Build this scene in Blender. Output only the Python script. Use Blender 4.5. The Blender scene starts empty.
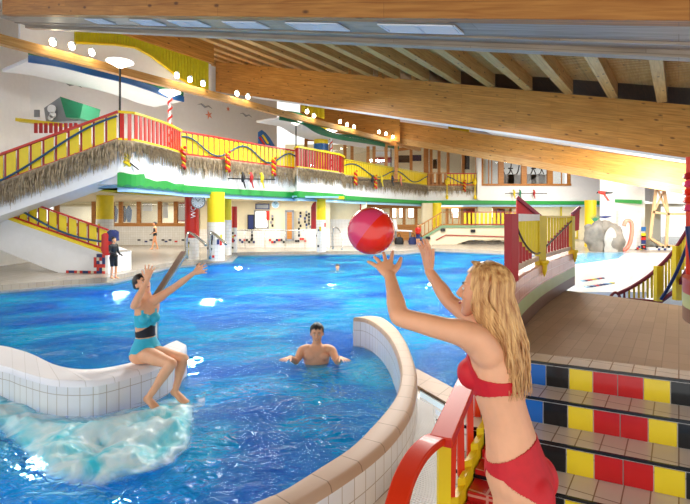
import bpy, bmesh, math, random
from mathutils import Vector, Matrix, noise
random.seed(7)
R = math.radians
SC = bpy.context.scene
COL = SC.collection
F = 480.0; HX = 345.0; HY = 217.0; CZ = 2.05
SU, CU = 0.571, 0.821            # building axis u = (SU, CU), v = (-CU, SU)
SL = 0.245                       # roof slope along v

def V3(*a): return Vector(a)
def at(px, py, Y): return V3((px-HX)/F*Y, Y, CZ-(py-HY)/F*Y)
def onz(px, py, z):
    Y = F*(CZ-z)/(py-HY); return V3((px-HX)/F*Y, Y, z)
def uv(U, V, z=0.0): return V3(U*SU-V*CU, U*CU+V*SU, z)
def YV(px, V): d = (px-HX)/F; return V/(-CU*d+SU)
def YU(px, U): d = (px-HX)/F; return U/(SU*d+CU)
def atV(px, py, V): return at(px, py, YV(px, V))
def lerp(a, b, t): return a+(b-a)*t

# ------------------------------------------------------------------ materials
def newmat(name):
    m = bpy.data.materials.new(name); m.use_nodes = True
    return m, m.node_tree.nodes, m.node_tree.links, m.node_tree.nodes['Principled BSDF']
def srgb(h):
    h = h.lstrip('#'); c = [int(h[i:i+2], 16)/255 for i in (0, 2, 4)]
    return tuple(x/12.92 if x <= .04045 else ((x+.055)/1.055)**2.4 for x in c)+(1,)
def plain(name, col, rough=.5, var=.08, scale=6, metal=0, spec=.5, bump=0, sss=0, coat=0):
    m, N, L, B = newmat(name)
    c = srgb(col) if isinstance(col, str) else col
    tc = N.new('ShaderNodeTexCoord'); nz = N.new('ShaderNodeTexNoise'); nz.inputs['Scale'].default_value = scale
    nz.inputs['Detail'].default_value = 4
    L.new(tc.outputs['Object'], nz.inputs['Vector'])
    rp = N.new('ShaderNodeValToRGB'); rp.color_ramp.elements[0].position = .3; rp.color_ramp.elements[1].position = .7
    rp.color_ramp.elements[0].color = tuple(x*(1-var) for x in c[:3])+(1,)
    rp.color_ramp.elements[1].color = tuple(min(1, x*(1+var)) for x in c[:3])+(1,)
    L.new(nz.outputs['Fac'], rp.inputs['Fac']); L.new(rp.outputs['Color'], B.inputs['Base Color'])
    B.inputs['Roughness'].default_value = rough; B.inputs['Metallic'].default_value = metal
    B.inputs['Specular IOR Level'].default_value = spec
    if coat: B.inputs['Coat Weight'].default_value = coat
    if sss:
        B.inputs['Subsurface Weight'].default_value = sss
        B.inputs['Subsurface Radius'].default_value = (1, .35, .2); B.inputs['Subsurface Scale'].default_value = .01
    if bump:
        bp = N.new('ShaderNodeBump'); bp.inputs['Strength'].default_value = bump; bp.inputs['Distance'].default_value = .02
        L.new(nz.outputs['Fac'], bp.inputs['Height']); L.new(bp.outputs['Normal'], B.inputs['Normal'])
    return m
def tile(name, c1, c2, grout, w=.15, h=.15, mortar=.006, rough=.25, off=0.0, bump=.3):
    m, N, L, B = newmat(name)
    tc = N.new('ShaderNodeUVMap'); br = N.new('ShaderNodeTexBrick')
    br.offset = off; br.offset_frequency = 2; br.squash = 1
    br.inputs['Color1'].default_value = srgb(c1); br.inputs['Color2'].default_value = srgb(c2); br.inputs['Mortar'].default_value = srgb(grout)
    br.inputs['Scale'].default_value = 1; br.inputs['Brick Width'].default_value = w; br.inputs['Row Height'].default_value = h
    br.inputs['Mortar Size'].default_value = mortar; br.inputs['Mortar Smooth'].default_value = .2
    L.new(tc.outputs['UV'], br.inputs['Vector']); L.new(br.outputs['Color'], B.inputs['Base Color'])
    B.inputs['Roughness'].default_value = rough
    bp = N.new('ShaderNodeBump'); bp.inputs['Strength'].default_value = bump; bp.inputs['Distance'].default_value = .004; bp.invert = True
    L.new(br.outputs['Fac'], bp.inputs['Height']); L.new(bp.outputs['Normal'], B.inputs['Normal'])
    return m
def wood(name, c1, c2, knots=True, plank=.2, rough=.45, ang=0.0):
    # glulam: laminations across z (object coords), grain along v direction, dark knots
    m, N, L, B = newmat(name)
    tc = N.new('ShaderNodeUVMap')
    mp = N.new('ShaderNodeMapping'); mp.inputs['Scale'].default_value = (.6, 9, 1)
    L.new(tc.outputs['UV'], mp.inputs['Vector'])
    nz = N.new('ShaderNodeTexNoise'); nz.inputs['Scale'].default_value = 2.2; nz.inputs['Detail'].default_value = 6; nz.inputs['Distortion'].default_value = .4
    L.new(mp.outputs['Vector'], nz.inputs['Vector'])
    rp = N.new('ShaderNodeValToRGB'); e = rp.color_ramp.elements
    e[0].position = .32; e[0].color = srgb(c2); e[1].position = .66; e[1].color = srgb(c1)
    L.new(nz.outputs['Fac'], rp.inputs['Fac'])
    br = N.new('ShaderNodeTexBrick'); br.offset = .37
    br.inputs['Color1'].default_value = (1, 1, 1, 1); br.inputs['Color2'].default_value = (.86, .84, .8, 1); br.inputs['Mortar'].default_value = (.62, .56, .5, 1)
    br.inputs['Scale'].default_value = 1; br.inputs['Brick Width'].default_value = 3.2; br.inputs['Row Height'].default_value = plank
    br.inputs['Mortar Size'].default_value = .004
    L.new(tc.outputs['UV'], br.inputs['Vector'])
    mx = N.new('ShaderNodeMix'); mx.data_type = 'RGBA'; mx.blend_type = 'MULTIPLY'; mx.inputs[0].default_value = 1
    L.new(rp.outputs['Color'], mx.inputs[6]); L.new(br.outputs['Color'], mx.inputs[7])
    out = mx.outputs[2]
    if knots:
        mk = N.new('ShaderNodeMapping'); mk.inputs['Scale'].default_value = (1.9, 4.2, 1)
        L.new(tc.outputs['UV'], mk.inputs['Vector'])
        vo = N.new('ShaderNodeTexVoronoi'); vo.inputs['Scale'].default_value = 1.0; vo.inputs['Randomness'].default_value = 1
        L.new(mk.outputs['Vector'], vo.inputs['Vector'])
        kr = N.new('ShaderNodeValToRGB'); ke = kr.color_ramp.elements
        ke[0].position = .07; ke[0].color = (.16, .08, .03, 1); ke[1].position = .16; ke[1].color = (1, 1, 1, 1)
        L.new(vo.outputs['Distance'], kr.inputs['Fac'])
        m2 = N.new('ShaderNodeMix'); m2.data_type = 'RGBA'; m2.blend_type = 'MULTIPLY'; m2.inputs[0].default_value = .85
        L.new(out, m2.inputs[6]); L.new(kr.outputs['Color'], m2.inputs[7]); out = m2.outputs[2]
    L.new(out, B.inputs['Base Color']); B.inputs['Roughness'].default_value = rough
    return m
def emit(name, col, s):
    m, N, L, B = newmat(name); B.inputs['Base Color'].default_value = srgb(col)
    B.inputs['Emission Color'].default_value = srgb(col); B.inputs['Emission Strength'].default_value = s
    return m
def glass(name, tint=(.95, .97, .97, 1), rough=.02, mix=.12):
    m, N, L, B = newmat(name); N.remove(B)
    t = N.new('ShaderNodeBsdfTransparent'); t.inputs['Color'].default_value = tint
    g = N.new('ShaderNodeBsdfGlossy'); g.inputs['Roughness'].default_value = rough
    mx = N.new('ShaderNodeMixShader'); mx.inputs[0].default_value = mix
    L.new(t.outputs[0], mx.inputs[1]); L.new(g.outputs[0], mx.inputs[2]); L.new(mx.outputs[0], N['Material Output'].inputs[0])
    return m
M = {}
M['white'] = plain('white_plaster', '#f1f2f2', .6, .02)
M['cream'] = plain('cream_plaster', '#efe3c2', .6, .03)
M['beige'] = plain('beige_plaster', '#e4d8b8', .6, .03)
M['yellow'] = plain('yellow_paint', '#f2d415', .4, .04)
M['yellow2'] = plain('mustard_paint', '#d9c21c', .4, .06)
M['lemon'] = plain('yellow_green_paint', '#c9c01c', .5, .08)
M['red'] = plain('red_paint', '#c8261a', .35, .06)
M['orangered'] = plain('orange_red_paint', '#dc3208', .4, .03, coat=.1)
M['darkred'] = plain('dark_red_paint', '#a81a1c', .35, .08)
M['maroon'] = plain('maroon_paint', '#7d2232', .35, .06)
M['blue'] = plain('blue_paint', '#1c5f9e', .4, .06)
M['ropeblue'] = plain('blue_grey_rope', '#27506e', .5, .1)
M['green'] = plain('green_paint', '#1f9a3d', .4, .05)
M['darkgreen'] = plain('dark_green_paint', '#1a7550', .4, .05)
M['skyblue'] = plain('light_blue_paint', '#9fcbe8', .5, .04)
M['black'] = plain('black_paint', '#15161a', .4, .1)
M['navy'] = plain('navy_paint', '#1d2d66', .4, .1)
M['grey'] = plain('grey_paint', '#8e9296', .5, .06)
M['steel'] = plain('brushed_steel', '#c5c2ba', .25, .05, metal=.9)
M['rock'] = plain('artificial_rock', '#857f76', .85, .25, scale=3, bump=.8)
M['deck'] = tile('deck_tiles', '#b3ab9e', '#aaa193', '#968d7f', .2, .2, .006)
M['deckgrey'] = tile('grey_deck_tiles', '#8d969c', '#99a0a4', '#7c8286', .2, .2, .008)
M['whitetile'] = tile('white_wall_tiles', '#f3f1ee', '#ebeae8', '#c9c4bc', .2, .2, .006)
M['smalltile'] = tile('white_square_tiles', '#f0ede6', '#e8e4da', '#cfc8ba', .15, .15, .006)
M['walltile'] = tile('basin_wall_tiles', '#f4f3f2', '#eceef2', '#c2b8ac', .125, .25, .004)
M['capR'] = tile('beige_coping_tiles', '#cbae94', '#c4a68b', '#8f745c', .3, .3, .004, .5)
M['capL'] = tile('white_coping_tiles', '#fafaff', '#f4f5fb', '#d6d6d6', .3, .6, .004)
M['terrace'] = tile('terrace_tiles', '#c2a488', '#b6987c', '#a3876c', .3, .1, .003, .5)
M['tread'] = tile('stair_tread_tiles', '#e9dccd', '#e2d3c2', '#9a8068', .3, .13, .004)
M['redtile'] = tile('red_tiles', '#c4201a', '#b51c18', '#e2a090', .15, .15, .008)
M['pinktile'] = tile('pink_tiles', '#c98f86', '#d29a90', '#ddb5a8', .1, .1, .006)
M['glulam'] = wood('glulam_beam_wood', '#e0a04c', '#c07e30', plank=.18)
M['glulamA'] = wood('aged_glulam_beam_wood', '#cf8f42', '#ad6b26', plank=.2)
M['soffitwood'] = wood('pale_weathered_timber', '#bfae98', '#9d8c78', knots=False, plank=.25)
M['rafter'] = wood('pine_rafter_wood', '#dfae68', '#c48a44', plank=.6)
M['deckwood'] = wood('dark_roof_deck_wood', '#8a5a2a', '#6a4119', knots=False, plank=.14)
M['frame'] = wood('window_frame_wood', '#cf8f45', '#b2702c', knots=False, plank=.5)
M['thatch'] = plain('dry_thatch', '#ab9a7e', .9, .4, scale=9)
M['bulb'] = emit('warm_lamp_bulb', '#fff0c8', 30)
M['lampwhite'] = emit('white_lamp_glass', '#fff8e8', 3)
M['daypane'] = glass('window_glass', mix=.08)
M['skin'] = plain('light_skin', '#f1b186', .45, .05, scale=14, sss=.12)
M['skin2'] = plain('tanned_skin', '#ecb18a', .45, .05, scale=14, sss=.12)
M['blond'] = None
M['darkhair'] = plain('dark_brown_hair', '#1d1512', .4, .3, scale=40)
M['bikini'] = plain('red_bikini_fabric', '#d0121f', .6, .06, scale=30)
M['turq'] = plain('turquoise_swimsuit_fabric', '#2ab4d4', .55, .06, scale=20)
M['lips'] = plain('lip_colour', '#b4504a', .4, .05)
M['eyewhite'] = plain('eye_white', '#eeeae4', .2, .02)
M['ball'] = plain('red_vinyl', '#e82a16', .25, .05, coat=.5)
M['pink'] = plain('pink_vinyl', '#e0406a', .25, .05, coat=.5)

def hairmat():
    m, N, L, B = newmat('blond_hair')
    tc = N.new('ShaderNodeTexCoord'); mp = N.new('ShaderNodeMapping'); mp.inputs['Scale'].default_value = (60, 60, 6)
    nz = N.new('ShaderNodeTexNoise'); nz.inputs['Scale'].default_value = 1; nz.inputs['Detail'].default_value = 3
    rp = N.new('ShaderNodeValToRGB'); e = rp.color_ramp.elements
    e[0].position = .3; e[0].color = srgb('#a05e2a'); e[1].position = .7; e[1].color = srgb('#f7ca86')
    L.new(tc.outputs['Object'], mp.inputs[0]); L.new(mp.outputs[0], nz.inputs['Vector']); L.new(nz.outputs['Fac'], rp.inputs[0])
    L.new(rp.outputs[0], B.inputs['Base Color']); B.inputs['Roughness'].default_value = .42
    return m
M['blond'] = hairmat()

def watermat():
    m, N, L, B = newmat('pool_water')
    N.remove(B)
    tc = N.new('ShaderNodeTexCoord')
    mp = N.new('ShaderNodeMapping'); mp.inputs['Scale'].default_value = (1.0, 1.3, 1)
    L.new(tc.outputs['Object'], mp.inputs[0])
    n1 = N.new('ShaderNodeTexNoise'); n1.inputs['Scale'].default_value = 1.6; n1.inputs['Detail'].default_value = 3; n1.inputs['Distortion'].default_value = .7
    n2 = N.new('ShaderNodeTexNoise'); n2.inputs['Scale'].default_value = 5.5; n2.inputs['Detail'].default_value = 3; n2.inputs['Distortion'].default_value = 1.2
    for n in (n1, n2): L.new(mp.outputs[0], n.inputs['Vector'])
    b1 = N.new('ShaderNodeBump'); b1.inputs['Strength'].default_value = 1.0; b1.inputs['Distance'].default_value = .16
    b2 = N.new('ShaderNodeBump'); b2.inputs['Strength'].default_value = 1.0; b2.inputs['Distance'].default_value = .045
    L.new(n1.outputs['Fac'], b1.inputs['Height']); L.new(n2.outputs['Fac'], b2.inputs['Height']); L.new(b1.outputs[0], b2.inputs['Normal'])
    g = N.new('ShaderNodeBsdfGlossy'); g.inputs['Roughness'].default_value = .03
    r = N.new('ShaderNodeBsdfRefraction'); r.inputs['IOR'].default_value = 1.33; r.inputs['Roughness'].default_value = .0
    r.inputs['Color'].default_value = (.55, .9, 1, 1)
    fr = N.new('ShaderNodeFresnel'); fr.inputs['IOR'].default_value = 1.33
    for n in (g, r, fr): L.new(b2.outputs[0], n.inputs['Normal'])
    # body of the water: part clear refraction, part light scattered back by the blue water itself
    n3 = N.new('ShaderNodeTexNoise'); n3.inputs['Scale'].default_value = .55; n3.inputs['Detail'].default_value = 5; n3.inputs['Distortion'].default_value = .8
    L.new(mp.outputs[0], n3.inputs['Vector'])
    rp = N.new('ShaderNodeValToRGB'); e = rp.color_ramp.elements; e[0].position = .38; e[0].color = srgb('#005cb4'); e[1].position = .66; e[1].color = srgb('#10b6d8')
    L.new(n3.outputs['Fac'], rp.inputs[0])
    df = N.new('ShaderNodeBsdfDiffuse'); L.new(rp.outputs[0], df.inputs['Color']); L.new(b2.outputs[0], df.inputs['Normal'])
    mb_ = N.new('ShaderNodeMixShader'); mb_.inputs[0].default_value = .5; L.new(r.outputs[0], mb_.inputs[1]); L.new(df.outputs[0], mb_.inputs[2])
    fm = N.new('ShaderNodeMath'); fm.operation = 'MULTIPLY'; fm.inputs[1].default_value = .40; L.new(fr.outputs[0], fm.inputs[0])
    mx = N.new('ShaderNodeMixShader'); L.new(fm.outputs[0], mx.inputs[0]); L.new(mb_.outputs[0], mx.inputs[1]); L.new(g.outputs[0], mx.inputs[2])
    L.new(mx.outputs[0], N['Material Output'].inputs['Surface'])
    return m
M['water'] = watermat()
M['shallow'] = plain('shallow_pool_blue', '#58b4de', .15, .1)
def poolfloor():
    m, N, L, B = newmat('blue_pool_tiles')
    tc = N.new('ShaderNodeUVMap'); br = N.new('ShaderNodeTexBrick'); br.offset = 0
    br.inputs['Color1'].default_value = srgb('#0a62c4'); br.inputs['Color2'].default_value = srgb('#0558b4'); br.inputs['Mortar'].default_value = srgb('#49c8ee')
    br.inputs['Scale'].default_value = 1; br.inputs['Brick Width'].default_value = .5; br.inputs['Row Height'].default_value = .5; br.inputs['Mortar Size'].default_value = .012
    L.new(tc.outputs['UV'], br.inputs['Vector']); L.new(br.outputs['Color'], B.inputs['Base Color']); B.inputs['Roughness'].default_value = .4
    return m
M['poolfloor'] = poolfloor()
def foammat():
    m, N, L, B = newmat('water_foam')
    tc = N.new('ShaderNodeTexCoord'); nz = N.new('ShaderNodeTexNoise'); nz.inputs['Scale'].default_value = 3; nz.inputs['Detail'].default_value = 6; nz.inputs['Distortion'].default_value = 1
    L.new(tc.outputs['Object'], nz.inputs['Vector'])
    rp = N.new('ShaderNodeValToRGB'); e = rp.color_ramp.elements
    e[0].position = .32; e[0].color = srgb('#3fe2f2'); e[1].position = .6; e[1].color = srgb('#e4ffff')
    L.new(nz.outputs['Fac'], rp.inputs[0]); L.new(rp.outputs[0], B.inputs['Base Color']); B.inputs['Roughness'].default_value = .35
    bp = N.new('ShaderNodeBump'); bp.inputs['Strength'].default_value = .6; bp.inputs['Distance'].default_value = .05
    L.new(nz.outputs['Fac'], bp.inputs['Height']); L.new(bp.outputs[0], B.inputs['Normal'])
    # ragged translucent rim: foam thins out where the vertex attribute falls to zero
    at_ = N.new('ShaderNodeAttribute'); at_.attribute_name = 'foam_cover'
    ad = N.new('ShaderNodeMath'); ad.operation = 'ADD'; L.new(at_.outputs['Fac'], ad.inputs[0])
    sb = N.new('ShaderNodeMath'); sb.operation = 'MULTIPLY_ADD'; sb.inputs[1].default_value = 1.6; sb.inputs[2].default_value = -.55
    L.new(nz.outputs['Fac'], sb.inputs[0]); L.new(sb.outputs[0], ad.inputs[1])
    cl = N.new('ShaderNodeClamp'); L.new(ad.outputs[0], cl.inputs[0])
    B.inputs['Alpha'].default_value = 1
    tl = N.new('ShaderNodeBsdfTranslucent'); L.new(rp.outputs[0], tl.inputs['Color'])
    m1 = N.new('ShaderNodeMixShader'); m1.inputs[0].default_value = .15; L.new(B.outputs[0], m1.inputs[1]); L.new(tl.outputs[0], m1.inputs[2])
    tr = N.new('ShaderNodeBsdfTransparent'); m2 = N.new('ShaderNodeMixShader'); L.new(cl.outputs[0], m2.inputs[0]); L.new(tr.outputs[0], m2.inputs[1]); L.new(m1.outputs[0], m2.inputs[2])
    L.new(m2.outputs[0], N['Material Output'].inputs['Surface'])
    return m
M['foam'] = foammat()

# ------------------------------------------------------------------ mesh builder
class MB:
    def __init__(s): s.v = []; s.f = []; s.uv = []; s.m = []; s.mi = 0; s.mats = []
    def quad(s, pts, uvs=None):
        i = len(s.v); s.v += [tuple(p) for p in pts]; s.f.append(list(range(i, i+len(pts)))); s.uv.append(uvs); s.m.append(s.mi)
    def hexa(s, b, t):
        """b, t: 4 bottom and 4 top points (same order, counter-clockwise seen from above)"""
        s.quad(b[::-1]); s.quad(t)
        for i in range(4):
            j = (i+1) % 4; s.quad([b[i], b[j], t[j], t[i]])
    def box(s, c, sx, sy, sz, rz=0, ax=None):
        """centre c, full sizes"""
        if ax is None: X = V3(math.cos(rz), math.sin(rz), 0); Y = V3(-math.sin(rz), math.cos(rz), 0); Z = V3(0, 0, 1)
        else: X, Y, Z = ax
        c = Vector(c); X = X*sx/2; Y = Y*sy/2; Z = Z*sz/2
        b = [c-X-Y-Z, c+X-Y-Z, c+X+Y-Z, c-X+Y-Z]; t = [p+Z*2 for p in b]
        s.hexa(b, t)
    def bar(s, p, q, w, h, up=(0, 0, 1)):
        """box beam between p and q, width w, height h"""
        p = Vector(p); q = Vector(q); Z = (q-p); L = Z.length
        if L < 1e-6: return
        Z.normalize(); up = Vector(up)
        if abs(Z.dot(up)) > .98: up = V3(0, 1, 0)
        X = Z.cross(up).normalized(); Yv = X.cross(Z).normalized()
        s.box((p+q)/2, w, h, L, ax=(X, Yv, Z))
    def tube(s, pts, r, n=10, caps=True, closed=False):
        pts = [Vector(p) for p in pts]; k = len(pts)
        rs = r if isinstance(r, (list, tuple)) else [r]*k
        base = len(s.v); prev = None
        for i, p in enumerate(pts):
            a = pts[(i-1) % k] if (closed or i) else pts[0]; b = pts[(i+1) % k] if (closed or i < k-1) else pts[-1]
            t = (b-a).normalized()
            if prev is None:
                up = V3(0, 0, 1) if abs(t.z) < .9 else V3(1, 0, 0)
                x = t.cross(up).normalized()
            else: x = (prev-t*prev.dot(t)).normalized()
            prev = x; y = t.cross(x)
            for j in range(n):
                an = 2*math.pi*j/n; s.v.append(tuple(p+(x*math.cos(an)+y*math.sin(an))*rs[i]))
        for i in range(k if closed else k-1):
            for j in range(n):
                a = base+i*n+j; b = base+i*n+(j+1) % n; c = base+((i+1) % k)*n+(j+1) % n; d = base+((i+1) % k)*n+j
                s.f.append([a, b, c, d]); s.uv.append(None); s.m.append(s.mi)
        if caps and not closed:
            s.f.append([base+j for j in range(n)][::-1]); s.uv.append(None); s.m.append(s.mi)
            s.f.append([base+(k-1)*n+j for j in range(n)]); s.uv.append(None); s.m.append(s.mi)
    def lathe(s, c, prof, n=20):
        """prof: list of (radius, z)"""
        base = len(s.v); k = len(prof); c = Vector(c)
        for r, z in prof:
            for j in range(n):
                an = 2*math.pi*j/n; s.v.append((c.x+r*math.cos(an), c.y+r*math.sin(an), c.z+z))
        for i in range(k-1):
            for j in range(n):
                s.f.append([base+i*n+j, base+i*n+(j+1) % n, base+(i+1)*n+(j+1) % n, base+(i+1)*n+j]); s.uv.append(None); s.m.append(s.mi)
        s.f.append([base+j for j in range(n)][::-1]); s.uv.append(None); s.m.append(s.mi)
        s.f.append([base+(k-1)*n+j for j in range(n)]); s.uv.append(None); s.m.append(s.mi)
    def prism(s, poly, z0, z1):
        """vertical extrusion of a plan polygon (ccw)"""
        lo = [V3(p[0], p[1], z0) for p in poly]; hi = [V3(p[0], p[1], z1) for p in poly]
        s.quad(lo[::-1]); s.quad(hi)
        for i in range(len(poly)):
            j = (i+1) % len(poly); s.quad([lo[i], lo[j], hi[j], hi[i]])
    def slab(s, poly, n):
        """extrude a 3-D polygon by vector n"""
        n = Vector(n); a = [Vector(p) for p in poly]; b = [p+n for p in a]
        s.quad(a); s.quad(b[::-1])
        for i in range(len(a)):
            j = (i+1) % len(a); s.quad([a[j], a[i], b[i], b[j]])
    def ell(s, c, rx, ry, rz, ax=None, n=16, k=10):
        c = Vector(c); X, Y, Z = ax or (V3(1, 0, 0), V3(0, 1, 0), V3(0, 0, 1)); base = len(s.v)
        for i in range(1, k):
            th = math.pi*i/k
            for j in range(n):
                ph = 2*math.pi*j/n
                s.v.append(tuple(c+X*rx*math.sin(th)*math.cos(ph)+Y*ry*math.sin(th)*math.sin(ph)-Z*rz*math.cos(th)))
        for i in range(k-2):
            for j in range(n):
                s.f.append([base+i*n+j, base+i*n+(j+1) % n, base+(i+1)*n+(j+1) % n, base+(i+1)*n+j]); s.uv.append(None); s.m.append(s.mi)
        lo = len(s.v); s.v.append(tuple(c-Z*rz)); hi = len(s.v); s.v.append(tuple(c+Z*rz))
        for j in range(n):
            s.f.append([lo, base+(j+1) % n, base+j]); s.uv.append(None); s.m.append(s.mi)
            s.f.append([hi, base+(k-2)*n+j, base+(k-2)*n+(j+1) % n]); s.uv.append(None); s.m.append(s.mi)
    def loft(s, rings, cap=True):
        """rings: (centre, X axis*rx, Y axis*ry)"""
        n = 20; base = len(s.v)
        for c, X, Y in rings:
            for j in range(n):
                an = 2*math.pi*j/n; s.v.append(tuple(Vector(c)+X*math.cos(an)+Y*math.sin(an)))
        for i in range(len(rings)-1):
            for j in range(n):
                s.f.append([base+i*n+j, base+i*n+(j+1) % n, base+(i+1)*n+(j+1) % n, base+(i+1)*n+j]); s.uv.append(None); s.m.append(s.mi)
        if cap:
            s.f.append([base+j for j in range(n)][::-1]); s.uv.append(None); s.m.append(s.mi)
            q = base+(len(rings)-1)*n; s.f.append([q+j for j in range(n)]); s.uv.append(None); s.m.append(s.mi)
    def mesh(s, name):
        me = bpy.data.meshes.new(name); me.from_pydata(s.v, [], s.f); me.update()
        ul = me.uv_layers.new(name='UVMap')
        for p, u in zip(me.polygons, s.uv):
            if u:
                for li, w in zip(p.loop_indices, u): ul.data[li].uv = w
            else:
                n = p.normal
                if abs(n.z) > .7: a, b = V3(SU, CU, 0), V3(-CU, SU, 0)
                else:
                    a = V3(-n.y, n.x, 0).normalized(); b = V3(0, 0, 1)
                for li in p.loop_indices:
                    co = me.vertices[me.loops[li].vertex_index].co; ul.data[li].uv = (co.dot(a), co.dot(b))
        return me
    def build(s, name, mat, parent=None, smooth=False, fix=True):
        me = s.mesh(name)
        if fix:
            bm = bmesh.new(); bm.from_mesh(me); bmesh.ops.remove_doubles(bm, verts=bm.verts, dist=1e-5)
            bmesh.ops.recalc_face_normals(bm, faces=bm.faces); bm.to_mesh(me); bm.free()
        for q in (mat if isinstance(mat, list) else [mat]): me.materials.append(q)
        if isinstance(mat, list) and not fix:
            for p, mi in zip(me.polygons, s.m): p.material_index = mi
        elif isinstance(mat, list):
            pass
        if smooth:
            for p in me.polygons: p.use_smooth = True
            if smooth != 'all': me.set_sharp_from_angle(angle=R(40))
        o = bpy.data.objects.new(name, me); COL.objects.link(o)
        if parent: o.parent = parent; o.matrix_parent_inverse = parent.matrix_basis.inverted()
        return o
def tag(o, label=None, cat=None, group=None, kind=None):
    if label: o['label'] = label
    if cat: o['category'] = cat
    if group: o['group'] = group
    if kind: o['kind'] = kind
    return o
def empty(name, loc, label=None, cat=None, group=None, kind=None):
    o = bpy.data.objects.new(name, None); o.location = loc; o.empty_display_size = .1; COL.objects.link(o)
    return tag(o, label, cat, group, kind)
def struct(name, mb, mat, label=None, parent=None, smooth=False):
    o = mb.build(name, mat, parent, smooth)
    if parent is None: o['kind'] = 'structure'
    if label: o['label'] = label
    return o
def resample(pts, step):
    pts = [Vector(p) for p in pts]; out = [pts[0]]; acc = 0
    for a, b in zip(pts, pts[1:]):
        L = (b-a).length; t = step-acc
        while t <= L: out.append(lerp(a, b, t/L)); t += step
        acc = (acc+L) % step if L else acc
        acc = L-(t-step)
    return out
def smoothpath(pts, k=6):
    pts = [Vector(p) for p in pts]; out = []
    for i in range(len(pts)-1):
        p0 = pts[max(0, i-1)]; p1 = pts[i]; p2 = pts[i+1]; p3 = pts[min(len(pts)-1, i+2)]
        for j in range(k):
            t = j/k; out.append(.5*((2*p1)+(p2-p0)*t+(2*p0-5*p1+4*p2-p3)*t*t+(3*p1-p0-3*p2+p3)*t**3))
    out.append(pts[-1]); return out
def along(path, t):
    """point at arc-length fraction t on polyline"""
    Ls = [(b-a).length for a, b in zip(path, path[1:])]; tot = sum(Ls)*t
    for (a, b), L in zip(zip(path, path[1:]), Ls):
        if tot <= L or (b is path[-1]): return lerp(a, b, min(1, tot/max(L, 1e-9)))
        tot -= L
    return path[-1]
def plen(path): return sum((b-a).length for a, b in zip(path, path[1:]))
def ribbon(mb, path, z0, z1, flip=False, u0=0):
    """vertical wall strip along a plan path, UV in metres"""
    u = u0
    for a, b in zip(path, path[1:]):
        L = math.hypot(b[0]-a[0], b[1]-a[1])
        za0, zb0 = (z0, z0) if not callable(z0) else (z0(a), z0(b)); za1, zb1 = (z1, z1) if not callable(z1) else (z1(a), z1(b))
        q = [(a[0], a[1], za0), (b[0], b[1], zb0), (b[0], b[1], zb1), (a[0], a[1], za1)]; w = [(u, za0), (u+L, zb0), (u+L, zb1), (u, za1)]
        if flip: q = q[::-1]; w = w[::-1]
        mb.quad(q, w); u += L
def cam():
    c = bpy.data.cameras.new('camera'); o = bpy.data.objects.new('camera', c); COL.objects.link(o)
    o.location = (0, 0, CZ); o.rotation_euler = (R(90), 0, 0)
    c.sensor_width = 36; c.lens = F/690*36; c.shift_y = -(252-HY)/690; c.clip_start = .05; c.clip_end = 300
    SC.camera = o
cam()
# ================================================================== roof
def roofbeam(name, U0, U1, Va, Vb, hb, ht, mat, label=None, horiz=False):
    """beam running along v (sloping) between U0..U1, or along u (level) when horiz: then U0..U1 is the V thickness"""
    mb = MB()
    def P(U, V, h):
        return uv(V, U, CZ+h) if horiz else uv(U, V, CZ+h+SL*V)
    for (a, b, c, d, w) in [((U0, Va, hb), (U0, Vb, hb), (U0, Vb, ht), (U0, Va, ht), 'side'),
                            ((U1, Vb, hb), (U1, Va, hb), (U1, Va, ht), (U1, Vb, ht), 'side'),
                            ((U0, Va, hb), (U1, Va, hb), (U1, Vb, hb), (U0, Vb, hb), 'flat'),
                            ((U0, Va, ht), (U0, Vb, ht), (U1, Vb, ht), (U1, Va, ht), 'flat'),
                            ((U0, Va, hb), (U0, Va, ht), (U1, Va, ht), (U1, Va, hb), 'end'),
                            ((U0, Vb, hb), (U1, Vb, hb), (U1, Vb, ht), (U0, Vb, ht), 'end')]:
        pts = [a, b, c, d]
        if w == 'side': u = [(p[1]+U0*3, p[2]) for p in pts]
        elif w == 'flat': u = [(p[1], p[0]) for p in pts]
        else: u = [(p[0]*.3, p[2]) for p in pts]
        mb.quad([P(*p) for p in pts], u)
    o = struct(name, mb, mat, label)
    return o
roofbeam('roof_beam', 5.36, 5.52, -4.5, 15, 1.80, 3.0, M['glulamA'])
roofbeam('roof_beam_soffit', 5.525, 6.30, -4.5, 16, 1.80, 1.95, M['soffitwood'])
roofbeam('roof_beam_trim', 6.30, 6.46, -4.5, 16, 1.72, 2.3, M['soffitwood'])
roofbeam('roof_beam_trim', 6.02, 6.10, -4.5, 16, 1.775, 1.8, M['soffitwood'])
roofbeam('roof_beam', 17.6, 17.95, -6, 20.9, 1.79, 3.4, M['glulam'])
roofbeam('roof_beam', 29.8, 30.15, -8, 16.5, 1.27, 2.75, M['glulam'])
roofbeam('roof_beam_trim', 29.72, 29.8, -8, 16.5, 1.2, 1.62, M['rafter'])
# white cornice along the lower edge of the middle beam, and the white sloped ceiling behind it
roofbeam('ceiling_cornice', 17.5, 17.6, -6, 18, 1.72, 1.80, M['white'])
roofbeam('ceiling_white_panel', 18.0, 29.7, -8, 9.5, 2.78, 2.9, M['white'])
# roof deck
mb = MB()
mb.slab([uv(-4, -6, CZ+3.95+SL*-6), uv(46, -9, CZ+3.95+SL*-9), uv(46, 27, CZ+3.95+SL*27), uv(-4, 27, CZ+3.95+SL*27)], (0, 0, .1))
struct('ceiling', mb, M['deckwood'])
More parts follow.
